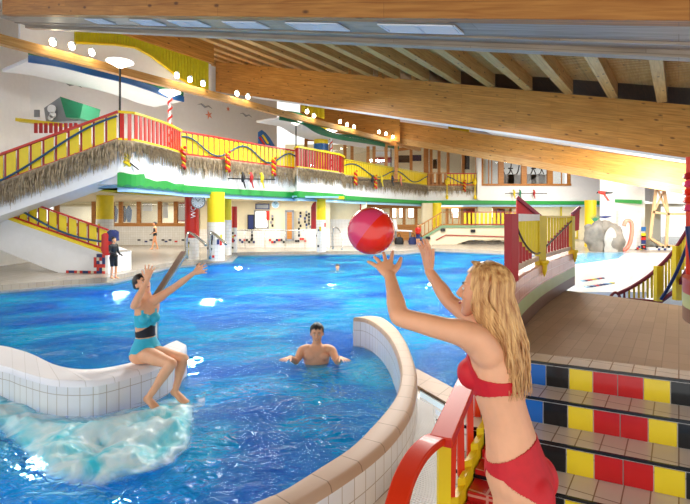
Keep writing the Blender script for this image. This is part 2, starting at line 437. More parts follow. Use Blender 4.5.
# thin ceiling battens laid across the rafters (the deck's slatted lining)
mb = MB()
for i in range(64):
    U = 6.6+i*.17
    a, b, c, d = uv(U, -6, CZ+3.86-6*SL), uv(U+.11, -6, CZ+3.86-6*SL), uv(U+.11, 22, CZ+3.86+22*SL), uv(U, 22, CZ+3.86+22*SL)
    mb.hexa([a, b, c, d], [p+V3(0, 0, .05) for p in (a, b, c, d)])
struct('ceiling_slats', mb, M['rafter'])
for i in range(-3, 16):
    V = .42+i*1.31
    mb = MB(); h = 3.4
    P = lambda U, W, z: uv(U, W, CZ+z+SL*V)
    b = [P(6.3, V-.13, h), P(17.6, V-.13, h), P(17.6, V+.13, h), P(6.3, V+.13, h)]
    mb.hexa(b, [p+V3(0, 0, .46) for p in b]); struct('roof_rafter', mb, M['rafter'])
for i in range(-3, 14):
    V = 1.0+i*1.6
    if V < 9: continue
    mb = MB(); P = lambda U, W, z: uv(U, W, CZ+z+SL*V)
    b = [P(17.9, V-.1, 3.3), P(29.8, V-.1, 3.3), P(29.8, V+.1, 3.3), P(17.9, V+.1, 3.3)]
    mb.hexa(b, [p+V3(0, 0, .46) for p in b]); struct('roof_rafter', mb, M['rafter'])
# long level beam that carries the spotlights
roofbeam('spotlight_beam', 16.2, 16.45, 1.0, 33.5, 5.05, 5.33, M['rafter'], horiz=True)
# ventilation grilles let into the soffit
gr = [(175, 203), (137, 158), (230, 262), (293, 342), (385, 457), (92, 108)]
for i, (a, b) in enumerate(sorted(gr)):
    U = 5.72; 
    Va = [(-CU*((p-HX)/F)+SU)*YU(p, U) for p in (a, b)]
    va, vb = sorted(Va)
    g = empty('ceiling_vent', uv(U, va, CZ+1.79+SL*va), None, 'vent', 'air vents in the timber soffit')
    ordi = ['faintest small pale one, furthest left', 'second from the left', 'third from the left, above the curved yellow panel', 'fourth from the left', 'the long one in the middle of the photo', 'longest one, nearest the slatted rafters'][i]
    g['label'] = 'grey air vent in the timber soffit, ' + ordi
    mb = MB()
    def PP(U, V, h): return uv(U, V, CZ+h+SL*V)
    b_ = [PP(5.58, va, 1.785), PP(5.86, va, 1.785), PP(5.86, vb, 1.785), PP(5.58, vb, 1.785)]
    mb.hexa(b_, [p+V3(0, 0, .012) for p in b_]); mb.build('backing', M['grey'], g)
    mb = MB(); mid = (va+vb)/2
    for k in range(9):
        U2 = 5.6+k*.03
        for s0, s1 in ((va+.02, mid-.03), (mid+.03, vb-.02)):
            q = [PP(U2, s0, 1.775), PP(U2+.012, s0, 1.775), PP(U2+.012, s1, 1.775), PP(U2, s1, 1.775)]
            mb.hexa(q, [p+V3(0, 0, .01) for p in q])
    mb.build('slats', M['white'], g)
    mb = MB()
    for (u0, u1, v0, v1) in ((5.56, 5.585, va-.02, vb+.02), (5.86, 5.885, va-.02, vb+.02), (5.56, 5.885, va-.03, va), (5.56, 5.885, vb, vb+.03), (5.56, 5.885, mid-.015, mid+.015)):
        q = [PP(u0, v0, 1.77), PP(u1, v0, 1.77), PP(u1, v1, 1.77), PP(u0, v1, 1.77)]
        mb.hexa(q, [p+V3(0, 0, .02) for p in q])
    mb.build('rim', M['white'], g)

# ================================================================== outer shell
ZT = 13.0
def roofz(p): return CZ+3.96+SL*(-p[0]*CU+p[1]*SU)
def wallseg(name, path, z0, z1, mat, th=.2):
    mb = MB()
    # thickness on the far side
    pts = [Vector((p[0], p[1], 0)) for p in path]; off = []
    for i, p in enumerate(pts):
        a = pts[max(0, i-1)]; b = pts[min(len(pts)-1, i+1)]; t = (b-a).normalized(); n = V3(-t.y, t.x, 0)
        off.append(p+n*th)
    ribbon(mb, pts, z0, z1); ribbon(mb, off, z0, z1, flip=True)
    f0 = z0 if callable(z0) else (lambda p: z0); f1 = z1 if callable(z1) else (lambda p: z1)
    for i in range(len(pts)-1):
        a, b, c, d = pts[i], pts[i+1], off[i+1], off[i]
        mb.quad([(a.x, a.y, f1(a)), (b.x, b.y, f1(b)), (c.x, c.y, f1(c)), (d.x, d.y, f1(d))])
        mb.quad([(d.x, d.y, f0(d)), (c.x, c.y, f0(c)), (b.x, b.y, f0(b)), (a.x, a.y, f0(a))])
    for a, d in ((pts[0], off[0]), (pts[-1], off[-1])):
        mb.quad([(a.x, a.y, f0(a)), (a.x, a.y, f1(a)), (d.x, d.y, f1(d)), (d.x, d.y, f0(d))])
    return struct(name, mb, mat)
# left wall of the hall: corner seen at px 30, then coming towards the camera
K = uv(YV(30, 22)*(SU*(30-HX)/F+CU), 22, 0)
Kf = at(-130, 217, 13.0); Kf.z = 0
wallseg('wall_left', [Kf, K], .2, roofz, M['white'])
# upper back wall with the starfish (V = 22)
E = uv(35, 22, 0)
Ue = YV(277, 22)*(SU*(277-HX)/F+CU)
wallseg('wall_back', [K, uv(Ue, 22, 0)], 4.45, roofz, M['white'])
wallseg('wall_back', [uv(Ue, 22, 0), uv(Ue+1.2, 26, 0)], 4.45, roofz, M['white'])
# white panel wall above the spotlight beam with the yellow wave
Uw0 = YV(20, 17.4)*(SU*(20-HX)/F+CU); Uw1 = YV(211, 17.4)*(SU*(211-HX)/F+CU)
wallseg('wall_upper', [uv(Uw0, 17.4, 0), uv(Uw1, 17.4, 0)], 7.45, 8.97, M['white'], .12)
wallseg('wall_roof_girder', [uv(Uw0, 17.2, 0), uv(Uw1, 17.2, 0)], 8.97, roofz, M['glulam'], .3)
w = empty('yellow_wave_panel', uv(Uw0, 17.35, 8.5), 'yellow slatted panel with a wavy lower edge high under the roof', 'wall panel')
wave = [(75, 42), (95, 43), (115, 44), (135, 47), (150, 55), (165, 66), (180, 78), (195, 86), (211, 92)]
def wy(px):
    for (a, ya), (b, yb) in zip(wave, wave[1:]):
        if px <= b: return ya+(yb-ya)*(px-a)/(b-a)
    return wave[-1][1]
pxs = [75+i*3.05 for i in range(45)]
mb = MB()
for a, b in zip(pxs, pxs[1:]):
    lo = atV(a, wy(a), 17.33); hi_z = 8.97
    p0 = atV(a, wy(a), 17.33); p1 = atV(b-.5, wy(b), 17.33)
    mb.slab([p0, p1, (p1.x, p1.y, hi_z), (p0.x, p0.y, hi_z)], (-CU*.06, SU*.06, 0))
mb.build('slats', M['lemon'], w)
mb = MB(); mb.tube([atV(p, wy(p)+.5, 17.3) for p in range(75, 212, 4)], .05, 6); mb.build('edge', M['yellow'], w)
# second, third wave panels
for a, b, ya, yb, lab in ((302, 325, 111, 119, 'small yellow slatted panel above the gallery, beside the yellow pillar'), (449, 470, 131, 138, 'tiny yellow slatted panel under the far roof beam')):
    w = empty('yellow_wall_panel', atV(a, ya, 17.2) if a < 400 else at(a, ya, 33), lab, 'wall panel')
    mb = MB()
    n = 6
    for i in range(n):
        p = a+(b-a)*i/n; q = a+(b-a)*(i+.85)/n
        f = (lambda x, y: atV(x, y, 17.2)) if a < 400 else (lambda x, y: at(x, y, 33.0))
        P0 = f(p, ya+(yb-ya)*i/n); P1 = f(q, ya+(yb-ya)*(i+1)/n); h = 1.2 if a < 400 else .7
        mb.slab([P0, P1, P1+V3(0, 0, h), P0+V3(0, 0, h)], (-CU*.06, SU*.06, 0))
    mb.build('slats', M['yellow2'], w)
# ================================================================== gallery
ZF = 4.45
def gp(px, Y): return V3((px-HX)/F*Y, Y, 0)
def gV(px, V=16.2): Y = YV(px, V); return gp(px, Y)
segA = smoothpath([gp(118, 15.5), gp(134, 15.7), gp(152, 16.6), gp(168, 17.6), gp(181, 18.9)], 5)      # red balcony
segB = [gV(181), gV(220), gV(260), gV(295)]
segC = [gV(295), gV(297, 15.7), gV(341, 15.7), gV(344)]
segD = [gV(344), gV(380), gV(410), gV(427, 16.2)]
Ylast = segD[-1].y
segE = [segD[-1], gp(447, Ylast)]
segF = [gp(447, Ylast), gp(478, Ylast)]
segG = [gp(478, Ylast), gp(642, Ylast)]
front = segA+segB+segC[1:]+segD[1:]+[gp(447, Ylast), gp(478, Ylast), gp(520, Ylast), gp(580, Ylast), gp(642, Ylast)]
def inward(p): return p
back = [uv(14, 24, 0), uv(40, 24, 0), gp(642, Ylast+1.0)]
# gallery floor slab: fascia + soffit + floor
poly = [(p.x, p.y) for p in front]+[(gp(642, Ylast+6).x, Ylast+6), (uv(38, 24).x, uv(38, 24).y), (uv(12, 24).x, uv(12, 24).y), (K.x-.5, K.y), (gp(30, 17.5).x, 17.5), (gp(80, 15.9).x, 15.9)]
mb = MB(); mb.prism(poly, 3.12, ZF); struct('floor_gallery', mb, M['white'])
# green wavy band wrapped round the lower edge and light-blue soffit strip with a yellow line
def offs(path, d):
    out = []
    for i, p in enumerate(path):
        a = path[max(0, i-1)]; b = path[min(len(path)-1, i+1)]; t = (b-a); t.z = 0; t.normalize(); out.append(V3(p.x+t.y*d, p.y-t.x*d, 0))
    return out
fr = [lerp(a, b, k/3) for a, b in zip(front, front[1:]) if (b-a).length > 1e-4 for k in range(3)]+[front[-1]]
def band(path, d, z0, z1, name, mat, parent=None, th=None):
    mb = MB(); o = offs(path, d); L = 0
    for i in range(len(path)-1):
        a, b = path[i], path[i+1]; c, e = o[i], o[i+1]
        za0, zb0 = z0(i), z0(i+1); za1, zb1 = z1(i), z1(i+1)
        B_ = [V3(c.x, c.y, za0), V3(e.x, e.y, zb0), V3(b.x, b.y, zb0), V3(a.x, a.y, za0)]
        T_ = [V3(c.x, c.y, za1), V3(e.x, e.y, zb1), V3(b.x, b.y, zb1), V3(a.x, a.y, za1)]
        mb.hexa(B_, T_)
    return mb.build(name, mat, parent)
nfr = len(fr)
g = tag(band(fr, .12, lambda i: 3.05, lambda i: 3.32+.03*math.sin(i*.35)+(.14 if i < 22 else 0), 'trim_green', M['green']), 'green wavy fascia band along the foot of the white gallery', kind='structure')
g = tag(band(fr, .14, lambda i: 3.0, lambda i: 3.07+.03*math.sin(i*.8), 'trim_dark_green', M['darkgreen']), kind='structure')
g = tag(band(fr, .08, lambda i: 2.86, lambda i: 3.0, 'trim_light_blue', M['skyblue']), kind='structure')
# soffit of the gallery
sof = [V3(p.x, p.y, 0) for p in fr]; mb = MB()
ins = offs(fr, -2.2)
for i in range(nfr-1):
    B_ = [V3(fr[i].x, fr[i].y, 3.02), V3(fr[i+1].x, fr[i+1].y, 3.02), V3(ins[i+1].x, ins[i+1].y, 3.02), V3(ins[i].x, ins[i].y, 3.02)]
    mb.hexa(B_, [p+V3(0, 0, .1) for p in B_])
struct('ceiling_soffit', mb, M['skyblue'])
mb = MB(); i0 = offs(fr, -2.2); i1 = offs(fr, -2.5)
for i in range(nfr-1):
    B_ = [V3(i0[i].x, i0[i].y, 2.98), V3(i0[i+1].x, i0[i+1].y, 2.98), V3(i1[i+1].x, i1[i+1].y, 2.98), V3(i1[i].x, i1[i].y, 2.98)]
    mb.hexa(B_, [p+V3(0, 0, .14) for p in B_])
struct('trim_yellow', mb, M['yellow'])
mb = MB(); mb.prism([(-32, 16.5), (-9.4, 16.5), (uv(34, 17.2).x, uv(34, 17.2).y), (9, 38.0), (40, 38.0), (40, 47), (-32, 47)], 3.04, 3.11); struct('ceiling_ground_floor', mb, M['cream'])

# -- railings
def railing(name, label, path, zf, h, sl_w, gap, mat_top, mat_slat, mat_post, rope=None, group=None, post_every=0, open_bottom=.12, toprail=.09, cat='railing', thick=.035, ropecol='ropeblue', ropeamp=.3):
    """path plan points; zf(t) floor height at fraction t"""
    base = path[0].copy(); base.z = zf(0)
    r = empty(name, base, label, cat, group)
    L = plen(path); n = max(2, int(L/(sl_w+gap)))
    def pt(t, z): p = along(path, t).copy(); p.z = zf(t)+z; return p
    K_ = max(8, int(L*1.5)); ts = [i/K_ for i in range(K_+1)]
    mb = MB()
    for a, b in zip(ts, ts[1:]): mb.bar(pt(a, h), pt(b, h), toprail, toprail*.7)
    mb.build('top_rail', mat_top, r)
    mb = MB()
    for a, b in zip(ts, ts[1:]): mb.bar(pt(a, open_bottom), pt(b, open_bottom), .05, .07)
    mb.build('bottom_rail', mat_top, r)
    src = None; cnt = 0
    for i in range(n):
        t = (i+.5)/n; dt = sl_w/2/L
        a = pt(t-dt, open_bottom-.05); b = pt(t+dt, open_bottom-.05); d = (b-a); d.z = 0; d.normalize(); nn = V3(-d.y, d.x, 0)*thick
        ispost = post_every and i % post_every == 0
        a2 = pt(t-dt, h-.05); b2 = pt(t+dt, h-.05)
        mb = MB(); mb.slab([a, b, b2, a2], nn)
        if cnt < 98: mb.build('slat', mat_post if ispost else mat_slat, r)
        else:
            if src is None: src = MB()
            src.slab([a, b, b2, a2], nn)
        cnt += 1
    if src: o = src.build('slats', mat_slat, r); o['kind'] = 'stuff'
    if rope:
        mb = MB()
        for i in range(1, n):
            t = i/n; a = pt(t, open_bottom); b = pt(t, h-.03); d = along(path, min(1, t+.01))-along(path, max(0, t-.01)); d.z = 0; d.normalize(); nn = V3(-d.y, d.x, 0)*(thick+.02)
            mb.bar(a+nn, b+nn, min(gap*.8, .06), .02, (d.y, -d.x, 0))
        mb.build('red_bars', M['darkred'], r)
    if rope:
        mb = MB(); q = []
        for i in range(60):
            t = i/59; p = along(path, t); a = along(path, max(0, t-.01)); b = along(path, min(1, t+.01)); d = (b-a).normalized()
            z = zf(t)+h*(.5+ropeamp*math.sin(rope[1]+t*rope[0]*2*math.pi)); q.append(V3(p.x+d.y*.07, p.y-d.x*.07, z))
        mb.tube(q, .035 if L < 12 else .045, 7); mb.build('rope', M[ropecol], r)
    return r
zg = lambda t: ZF
railing('gallery_railing', 'red balcony railing with red slats at the top of the upper stair flight', segA, zg, 1.0, .12, .11, M['yellow'], M['red'], M['red'], toprail=.1)
railing('gallery_railing', 'long yellow slatted gallery railing between the stair balcony and the red balcony', offs(segB, 0), zg, 1.0, .2, .07, M['red'], M['yellow'], M['red'], rope=(2.2, 1.2))
railing('gallery_railing', 'red slatted balcony railing in front of the yellow pillar', segC, zg, 1.12, .12, .1, M['yellow'], M['darkred'], M['darkred'], toprail=.14)
railing('gallery_railing', 'yellow slatted gallery railing right of the red balcony with a wavy rope', segD, zg, 1.0, .22, .05, M['yellow2'], M['yellow'], M['red'], rope=(2.1, .5))
railing('gallery_railing', 'short orange wooden railing at the far corner of the gallery', segE, zg, 1.05, .14, .14, M['frame'], M['frame'], M['frame'])
railing('gallery_railing', 'short yellow slatted railing beside the white corner post', segF, zg, 1.0, .2, .05, M['red'], M['yellow'], M['yellow'], rope=(.7, 2))
# thatch fringe
def fringe(path, zt, length, dens, label, group='thatch fringes along the gallery edge', out=.06):
    mb = MB(); L = plen(path); n = int(L*dens)
    rnd = random.Random(len(label))
    for i in range(n):
        t = rnd.random(); p = along(path, t); a = along(path, max(0, t-.005)); b = along(path, min(1, t+.005)); d = (b-a); d.z = 0; d.normalize(); nn = V3(d.y, -d.x, 0)
        z = zt(t)-rnd.random()**2*.15; l = length*(.45+.6*rnd.random())*(1.15 if rnd.random() < .1 else 1)
        w = .012+.012*rnd.random(); lean = rnd.gauss(0, .10); o = out+rnd.random()*.06
        top = V3(p.x, p.y, 0)+nn*o*.6; top.z = z; bot = top+d*lean*l+nn*(.02+rnd.random()*.06); bot.z = z-l
        m_ = (top+bot)/2+nn*.02
        mb.quad([top-d*w, top+d*w, m_+d*w*.9, m_-d*w*.9]); mb.quad([m_-d*w*.9, m_+d*w*.9, bot+d*.003, bot-d*.003])
        mb.quad([top-d*w+nn*.02, m_-d*w*.9+nn*.02, bot-d*.003, top+d*w+nn*.0])
    # backing mat of packed straw
    ts = [i/40 for i in range(41)]
    for a, b in zip(ts, ts[1:]):
        p, q = along(path, a), along(path, b); d = (q-p); d.z = 0
        if d.length < 1e-6: continue
        d.normalize(); nn = V3(d.y, -d.x, 0)*out
        A_ = V3(p.x, p.y, zt(a)+.02); B_ = V3(q.x, q.y, zt(b)+.02)
        mb.slab([A_-V3(0, 0, length*.55), B_-V3(0, 0, length*.55), B_, A_], nn)
    o = mb.build('thatch_fringe', M['thatch'], fix=False)
    tag(o, label, 'thatch', kind='stuff')
    return o
fringe(segA, lambda t: ZF+.06, .62, 90, 'straw fringe hanging below the red stair-top balcony')
fringe(segB, lambda t: ZF+.06, .85, 75, 'long straw fringe under the yellow gallery railing')
fringe(segC, lambda t: ZF+.08, .78, 70, 'straw fringe below the red balcony by the yellow pillar')
fringe(segD, lambda t: ZF+.06, .85, 60, 'straw fringe under the railing right of the red balcony')
fringe([segE[0], segF[1]], lambda t: ZF+.02, .7, 40, 'short straw fringe at the far corner of the gallery')

# ================================================================== stairs on the left
# upper flight (px 118 -> far left), depth ~15
P0 = at(-60, 217, 15.2); P0.z = 0; P1 = segA[0]
up_dir = (P1-P0).normalized()
L_up = (P1-P0).length
zs = lambda t: 2.9-.75+ (ZF-(2.9-.75))*t       # floor of the flight
# fit: rail top at px 0 should be z ~3.99
def zup(t):
    # t 0 at px -60, 1 at px 118
    return ZF-(1-t)*(2.12)
st = empty('staircase', P0+V3(0, 0, zup(0)), 'upper stair flight with a white underside rising to the gallery on the left', 'staircase')
mb = MB()
n_ = V3(-up_dir.y, up_dir.x, 0)*1.4
def pu(t, z): q = lerp(P0, P1, t); return V3(q.x, q.y, z)
mb.slab([pu(0, zup(0)-.9), pu(1, zup(1)-1.05), pu(1, zup(1)), pu(0, zup(0))], n_)
mb.build('stringer', M['white'], st)
for i in range(12):
    t0, t1 = i/12, (i+1)/12; mb = MB()
    mb.slab([pu(t0, zup(t0)), pu(t1, zup(t0)), pu(t1, zup(t1)+.02), pu(t0, zup(t1)+.02)], n_*.98); mb.build('step', M['deck'], st)
railing('stair_railing', 'yellow slatted railing with red top rail on the upper stair flight', [V3(P0.x, P0.y, 0), V3(P1.x, P1.y, 0)], zup, 1.0, .27, .12, M['red'], M['yellow'], M['red'], rope=(.75, 3.4), ropeamp=.36, toprail=.1)
fringe([V3(P0.x, P0.y, 0), V3(P1.x, P1.y, 0)], lambda t: zup(t)+.1, .72, 260, 'straw fringe hanging along the upper stair flight on the left')
# lower flight
Q0 = gp(-20, 16.4); Q1 = gp(108, 15.7)
def zlo(t): return 2.35-(2.35-.85)*t
def ql(t, z): q = lerp(Q0, Q1, t); return V3(q.x, q.y, z)
st = empty('staircase', V3(Q1.x, Q1.y, .2), 'lower stair flight with a white side wall going down to the pool deck', 'staircase')
d_ = (Q1-Q0).normalized(); n_ = V3(-d_.y, d_.x, 0)*1.3
mb = MB(); mb.slab([ql(0, 1.2), ql(.55, .30), ql(.76, .02), ql(1, .02), ql(1, zlo(1)), ql(0, zlo(0))], n_); mb.build('side_wall', M['white'], st)
mb = MB(); mb.bar(ql(0, zlo(0)+.03)-n_*.02, ql(1, zlo(1)+.03)-n_*.02, .12, .1); mb.build('edge_trim', M['yellow'], st)
for i in range(8):
    t0, t1 = i/8, (i+1)/8; mb = MB(); mb.slab([ql(t0, zlo(t1)-.02)+n_*.06, ql(t1, zlo(t1)-.02)+n_*.06, ql(t1, zlo(t1)+.04)+n_*.06, ql(t0, zlo(t1)+.08)+n_*.06], n_*.9); mb.build('step', M['deck'], st)
# mosaic squares at the foot of the wall
sq = []
cols = [M['red'], M['navy'], M['beige'], M['navy'], M['red'], M['yellow2']]
k = 0
tiles = MB(); bycol = {}
for r_ in range(7):
    for c in range(14):
        x = 69+c*2.7; y = 276-r_*3.4
        lim = 248+ (107-x)*.65 if x > 95 else 270
        if y < lim or x > 106: continue
        if (r_*5+c*3+r_*c) % 4 == 0 and r_ > 0: continue
        m_ = cols[(c*7+r_*5+c*r_) % 5]
        t = (x+20)/128.0
        z = 2.05+(217-y)/F*15.75
        if z < .06: z = .06
        bycol.setdefault(m_.name, MB()); bycol[m_.name].box(ql(t, z)-n_*.012, .088, .03, .112, math.atan2(d_.y, d_.x))
for nm, b in bycol.items(): b.build('mosaic', bpy.data.materials[nm], st)
railing('stair_railing', 'yellow slatted railing with a red top rail on the lower stair flight', [V3(Q0.x, Q0.y, 0), V3(Q1.x, Q1.y, 0)], lambda t: zlo(t), .78, .25, .1, M['red'], M['yellow'], M['red'], rope=(.8, 1.2), ropeamp=.25, toprail=.07, open_bottom=.1)

# ================================================================== deck, pool
pool_edge = [gp(-140, 13.2), onz(0, 287, .15), onz(60, 282, .15), onz(107, 279, .15), onz(131, 273.5, .15), onz(163, 265, .15), onz(200, 261.5, .15), onz(226, 259, .15), onz(233, 253.5, .15), onz(250, 253, .15), onz(290, 252.5, .15), onz(335, 252, .15), onz(362, 252, .15), onz(400, 252, .15), onz(432, 249, .15), onz(470, 250.5, .15), onz(505, 252, .15), onz(560, 254, .15)]
poly = [(p.x, p.y) for p in pool_edge]+[(46, 27), (46, 46), (-40, 46), (-40, 13.2)]
mb = MB(); mb.prism(poly, -1.5, .2); struct('floor_deck', mb, M['deck'])
# coping strip
band([V3(p.x, p.y, 0) for p in pool_edge], .30, lambda i: -.3, lambda i: .06, 'trim_overflow_gutter', M['deckgrey'])['kind'] = 'structure'
# raised inner deck behind gutter
mb = MB(); mb.prism([(-45, -2), (60, -2), (60, 45), (-45, 45)], -1.62, -1.35); struct('floor_pool', mb, M['poolfloor'])
mb = MB(); ribbon(mb, [V3(p.x-.0, p.y-.05, 0) for p in pool_edge], -1.5, -.05); struct('wall_pool', mb, M['poolfloor'])
# water: a fine grid of real waves near the camera, coarser behind
def waveh(x, y):
    a = 1.0/(1+max(0, y-8)*.15)
    return a*(.020*noise.noise(V3(x*1.1, y*1.1, 0))+.012*noise.noise(V3(x*2.7, y*2.7, 4))) 
mb = MB(); ys = []
y = .6
while y < 40: ys.append(y); y += max(.06, y*.012)
xs = [-1+2*i/150 for i in range(151)]
idx = {}
for j, y in enumerate(ys):
    hw = min(44, 3+y*1.05)
    for i, s in enumerate(xs):
        x = s*hw; mb.v.append((x, y, waveh(x, y)))
for j in range(len(ys)-1):
    for i in range(150):
        a = j*151+i; mb.f.append([a, a+1, a+152, a+151]); mb.uv.append(None); mb.m.append(0)
o = mb.build('water_surface', M['water'], smooth='all', fix=False); tag(o, 'rippled blue water of the swimming pool', 'water', kind='stuff')
# ================================================================== ground floor back rooms
DZ = .2
def column(px, Y, r, zsplit, label, top=3.1, mos=0, group='round yellow and white columns', lower='smalltile', upper='yellow'):
    c = at(px, 217, Y); c.z = DZ
    o = empty('round_column', c, label, 'column', group)
    mb = MB(); mb.lathe((c.x, c.y, 0), [(r, zsplit), (r, top)], 20); mb.build('painted_shaft', M[upper], o, smooth=True)
    mb = MB(); mb.lathe((c.x, c.y, 0), [(r*1.03, DZ), (r*1.03, zsplit)], 20); mb.build('tiled_base', M[lower], o, smooth=True)
    rnd = random.Random(int(px)); bc = {}
    for k in range(mos):
        an = R(-90)+rnd.uniform(-1.2, 1.2); z = DZ+.15+rnd.random()*(zsplit-DZ-.3); m_ = rnd.choice(['red', 'navy', 'black', 'yellow2', 'black'])
        bc.setdefault(m_, MB()).box((c.x+math.cos(an)*r*1.04, c.y+math.sin(an)*r*1.04, z), .02, .1, .22 if rnd.random() < .6 else .1, an)
    for m_, b in bc.items(): b.build('mosaic', M[m_], o)
    return o
column(216, 20.4, .36, 1.83, 'thick yellow column with a white tiled base in the middle of the deck, a handrail before it', mos=9)
column(226.5, 23.5, .24, 1.9, 'slimmer yellow column half hidden behind the thick yellow one', mos=0)
column(105, 22, .37, 1.95, 'yellow column with a white base behind the lower stair flight', mos=5)
column(321, 25.4, .25, 1.9, 'yellow and white column under the red gallery balcony', mos=5)
column(192, 20.9, .30, 1.15, 'red column with a white lettered shaft carrying the round clock', upper='red', mos=3, group=None)
column(234.5, 25, .14, 1.5, 'thin red pillar with a mosaic foot beside the slim yellow column', upper='red', top=2.6, mos=6, group=None)
column(437, 36, .33, .3, 'plain yellow column behind the bridge stairs', mos=0, lower='yellow')
column(590.5, 30, .34, .3, 'yellow column left of the artificial rock on the right', mos=0, lower='yellow')
# beam of red letters on the red column
def text(body, loc, size, rot, mat, name='lettering', parent=None, ext=.004, align='CENTER'):
    cu = bpy.data.curves.new(name, 'FONT'); cu.body = body; cu.size = size; cu.extrude = ext; cu.align_x = align; cu.align_y = 'CENTER'
    o = bpy.data.objects.new(name, cu); COL.objects.link(o); o.location = loc; o.rotation_euler = rot; cu.materials.append(mat)
    if parent: o.parent = parent; o.matrix_parent_inverse = parent.matrix_basis.inverted()
    return o
rc = [o for o in bpy.data.objects if o.get('label', '').startswith('red column with')][0]
text('WC', at(193.5, 212, 20.5), .3, (R(90), R(-90), 0), M['white'], parent=rc)
# clock
ck = empty('wall_clock', at(198.5, 201, 20.3), 'round white clock with a dark rim on the red column', 'clock')
c = at(198.5, 201.5, 20.3); AX = (V3(1, 0, 0), V3(0, 0, 1), V3(0, -1, 0))
def disc(mb, c, r, th, n=24, ax=AX):
    X, Y, Z = ax; a = [c+X*r*math.cos(2*math.pi*i/n)+Y*r*math.sin(2*math.pi*i/n) for i in range(n)]; mb.slab(a, Z*th)
mb = MB(); disc(mb, c, .30, .05); mb.build('rim', M['grey'], ck)
mb = MB(); disc(mb, c+V3(0, -.05, 0), .26, .01); mb.build('face', M['white'], ck)
mb = MB()
for i in range(12):
    a = i*math.pi/6; mb.box(c+V3(math.sin(a)*.21, -.066, math.cos(a)*.21), .03, .01, .03)
mb.build('hour_marks', M['black'], ck)
mb = MB(); mb.bar(c+V3(0, -.07, 0), c+V3(.09, -.07, .10), .02, .01, (0, 1, 0)); mb.build('hour_hand', M['black'], ck)
mb = MB(); mb.bar(c+V3(0, -.072, 0), c+V3(-.12, -.072, .14), .015, .01, (0, 1, 0)); mb.build('minute_hand', M['black'], ck)
# handrails by the pool entry (steel, inverted L)
def handrail(pts, r, label, group=None):
    mb = MB(); mb.tube(smoothpath(pts, 5), r, 8); return tag(mb.build('pool_handrail', M['steel'], smooth='all'), label, 'handrail', group)
handrail([at(187, 259, 20), at(187, 236, 20), at(191, 233, 20), at(203, 242, 19.2), at(206, 245, 19)], .06, 'steel handrail at the pool edge in front of the red column', 'steel handrails at the pool entry')
handrail([at(210, 259, 19.8), at(210, 236, 19.8), at(213, 233, 19.8), at(223, 241, 19), at(226, 244, 18.8)], .06, 'steel handrail at the pool edge in front of the thick yellow column', 'steel handrails at the pool entry')
handrail([at(333, 249, 25), at(333, 230, 25), at(337, 228, 25), at(342, 236, 24.6), at(342, 250, 24.4)], .035, 'thin steel ladder rail at the pool edge right of the yellow and white column')
# windowed wall far left: frame wall at Y 31, px 50..200
def winwall(name, x0, x1, ytop, ysill, ybase, Y, frames, label, framemat='frame', low='smalltile', panes='daypane', header=0):
    o = empty(name, at(x0, 217, Y).xy.to_3d(), label)
    o['kind'] = 'structure'
    zt, zs, zb = [CZ+(HY-y)/F*Y for y in (ytop, ysill, ybase)]
    a = at(x0, 217, Y).x; b = at(x1, 217, Y).x
    if ybase > ysill:
        mb = MB(); mb.box(((a+b)/2, Y, (zb+zs)/2), b-a, .2, zs-zb); mb.build('low_wall', M[low], o)
    mb = MB(); w = .22
    mb.box(((a+b)/2, Y, zs+w*.4), b-a, .24, w); mb.box(((a+b)/2, Y, zt-w*.4-header/2), b-a, .24, w+header)
    for f in frames:
        x = at(f, 217, Y).x; mb.box((x, Y, (zt+zs)/2), w, .22, zt-zs-.02)
    mb.build('frame', M[framemat], o)
    mb = MB(); mb.box(((a+b)/2, Y+.02, (zt+zs)/2), b-a-.05, .02, zt-zs-.05); mb.build('pane', M[panes], o)
    return o
winwall('window_1', 55, 201, 194, 226, 245, 31, [57, 94, 112, 121, 139, 160, 176, 188, 200], 'row of wood-framed windows behind the deck on the left')
# dim cafe room behind them
def room(name, x0, x1, Y0, Y1, z0, z1, mat, floor='deck'):
    a, b = at(x0, 217, Y0).x, at(x1, 217, Y0).x
    mb = MB(); mb.box(((a+b)/2, Y1, (z0+z1)/2), b-a+3, .1, z1-z0)
    struct(name, mb, mat)
room('wall_back_room', 30, 215, 31, 36, .2, 3.1, M['cream'])
# things seen through the windows: posters / bright panels
def panel(name, x0, x1, y0, y1, Y, mat, label, cat, th=.03, group=None, framed=None):
    p = at(x0, y1, Y); q = at(x1, y0, Y)
    c = (p+q)/2
    if framed:
        r = empty(name, c, label, cat, group)
        mb = MB(); mb.box(c, q.x-p.x, th, q.z-p.z); mb.build('panel', mat, r)
        w = framed[1]; mb = MB()
        for (x, z, sx, sz) in ((c.x, p.z, q.x-p.x+w, w), (c.x, q.z, q.x-p.x+w, w), (p.x, c.z, w, q.z-p.z), (q.x, c.z, w, q.z-p.z)): mb.box((x, Y-.02, z), sx, th+.04, sz)
        mb.build('frame', M[framed[0]], r); return r
    mb = MB(); mb.box(c, q.x-p.x, th, q.z-p.z); return tag(mb.build(name, mat), label, cat, group)
panel('poster', 143, 152, 203, 211, 33, M['white'], 'bright white notice behind the window left of the walking bather', 'poster')
panel('poster', 163, 168, 202, 218, 33, M['white'], 'narrow white panel behind the window right of the walking bather', 'poster')
panel('poster', 177, 186, 203, 221, 33, M['white'], 'white panel with pink stripes behind the rightmost window', 'poster', framed=('red', .08))
for i, (x, c_, lab) in enumerate([(115, 'navy', 'dark navy'), (129, 'blue', 'bright blue'), (124, 'black', 'black')]):
    mb = MB(); p = at(x, 222, 32.5); mb.loft([(p+V3(0, 0, z), V3(rx, 0, 0), V3(0, .12, 0)) for z, rx in ((0, .1), (.3, .17), (.8, .2), (1.0, .1), (1.1, .03))])
    tag(mb.build('hanging_towel', M[c_], smooth=True), lab+' towel hanging behind the left windows', 'towel')
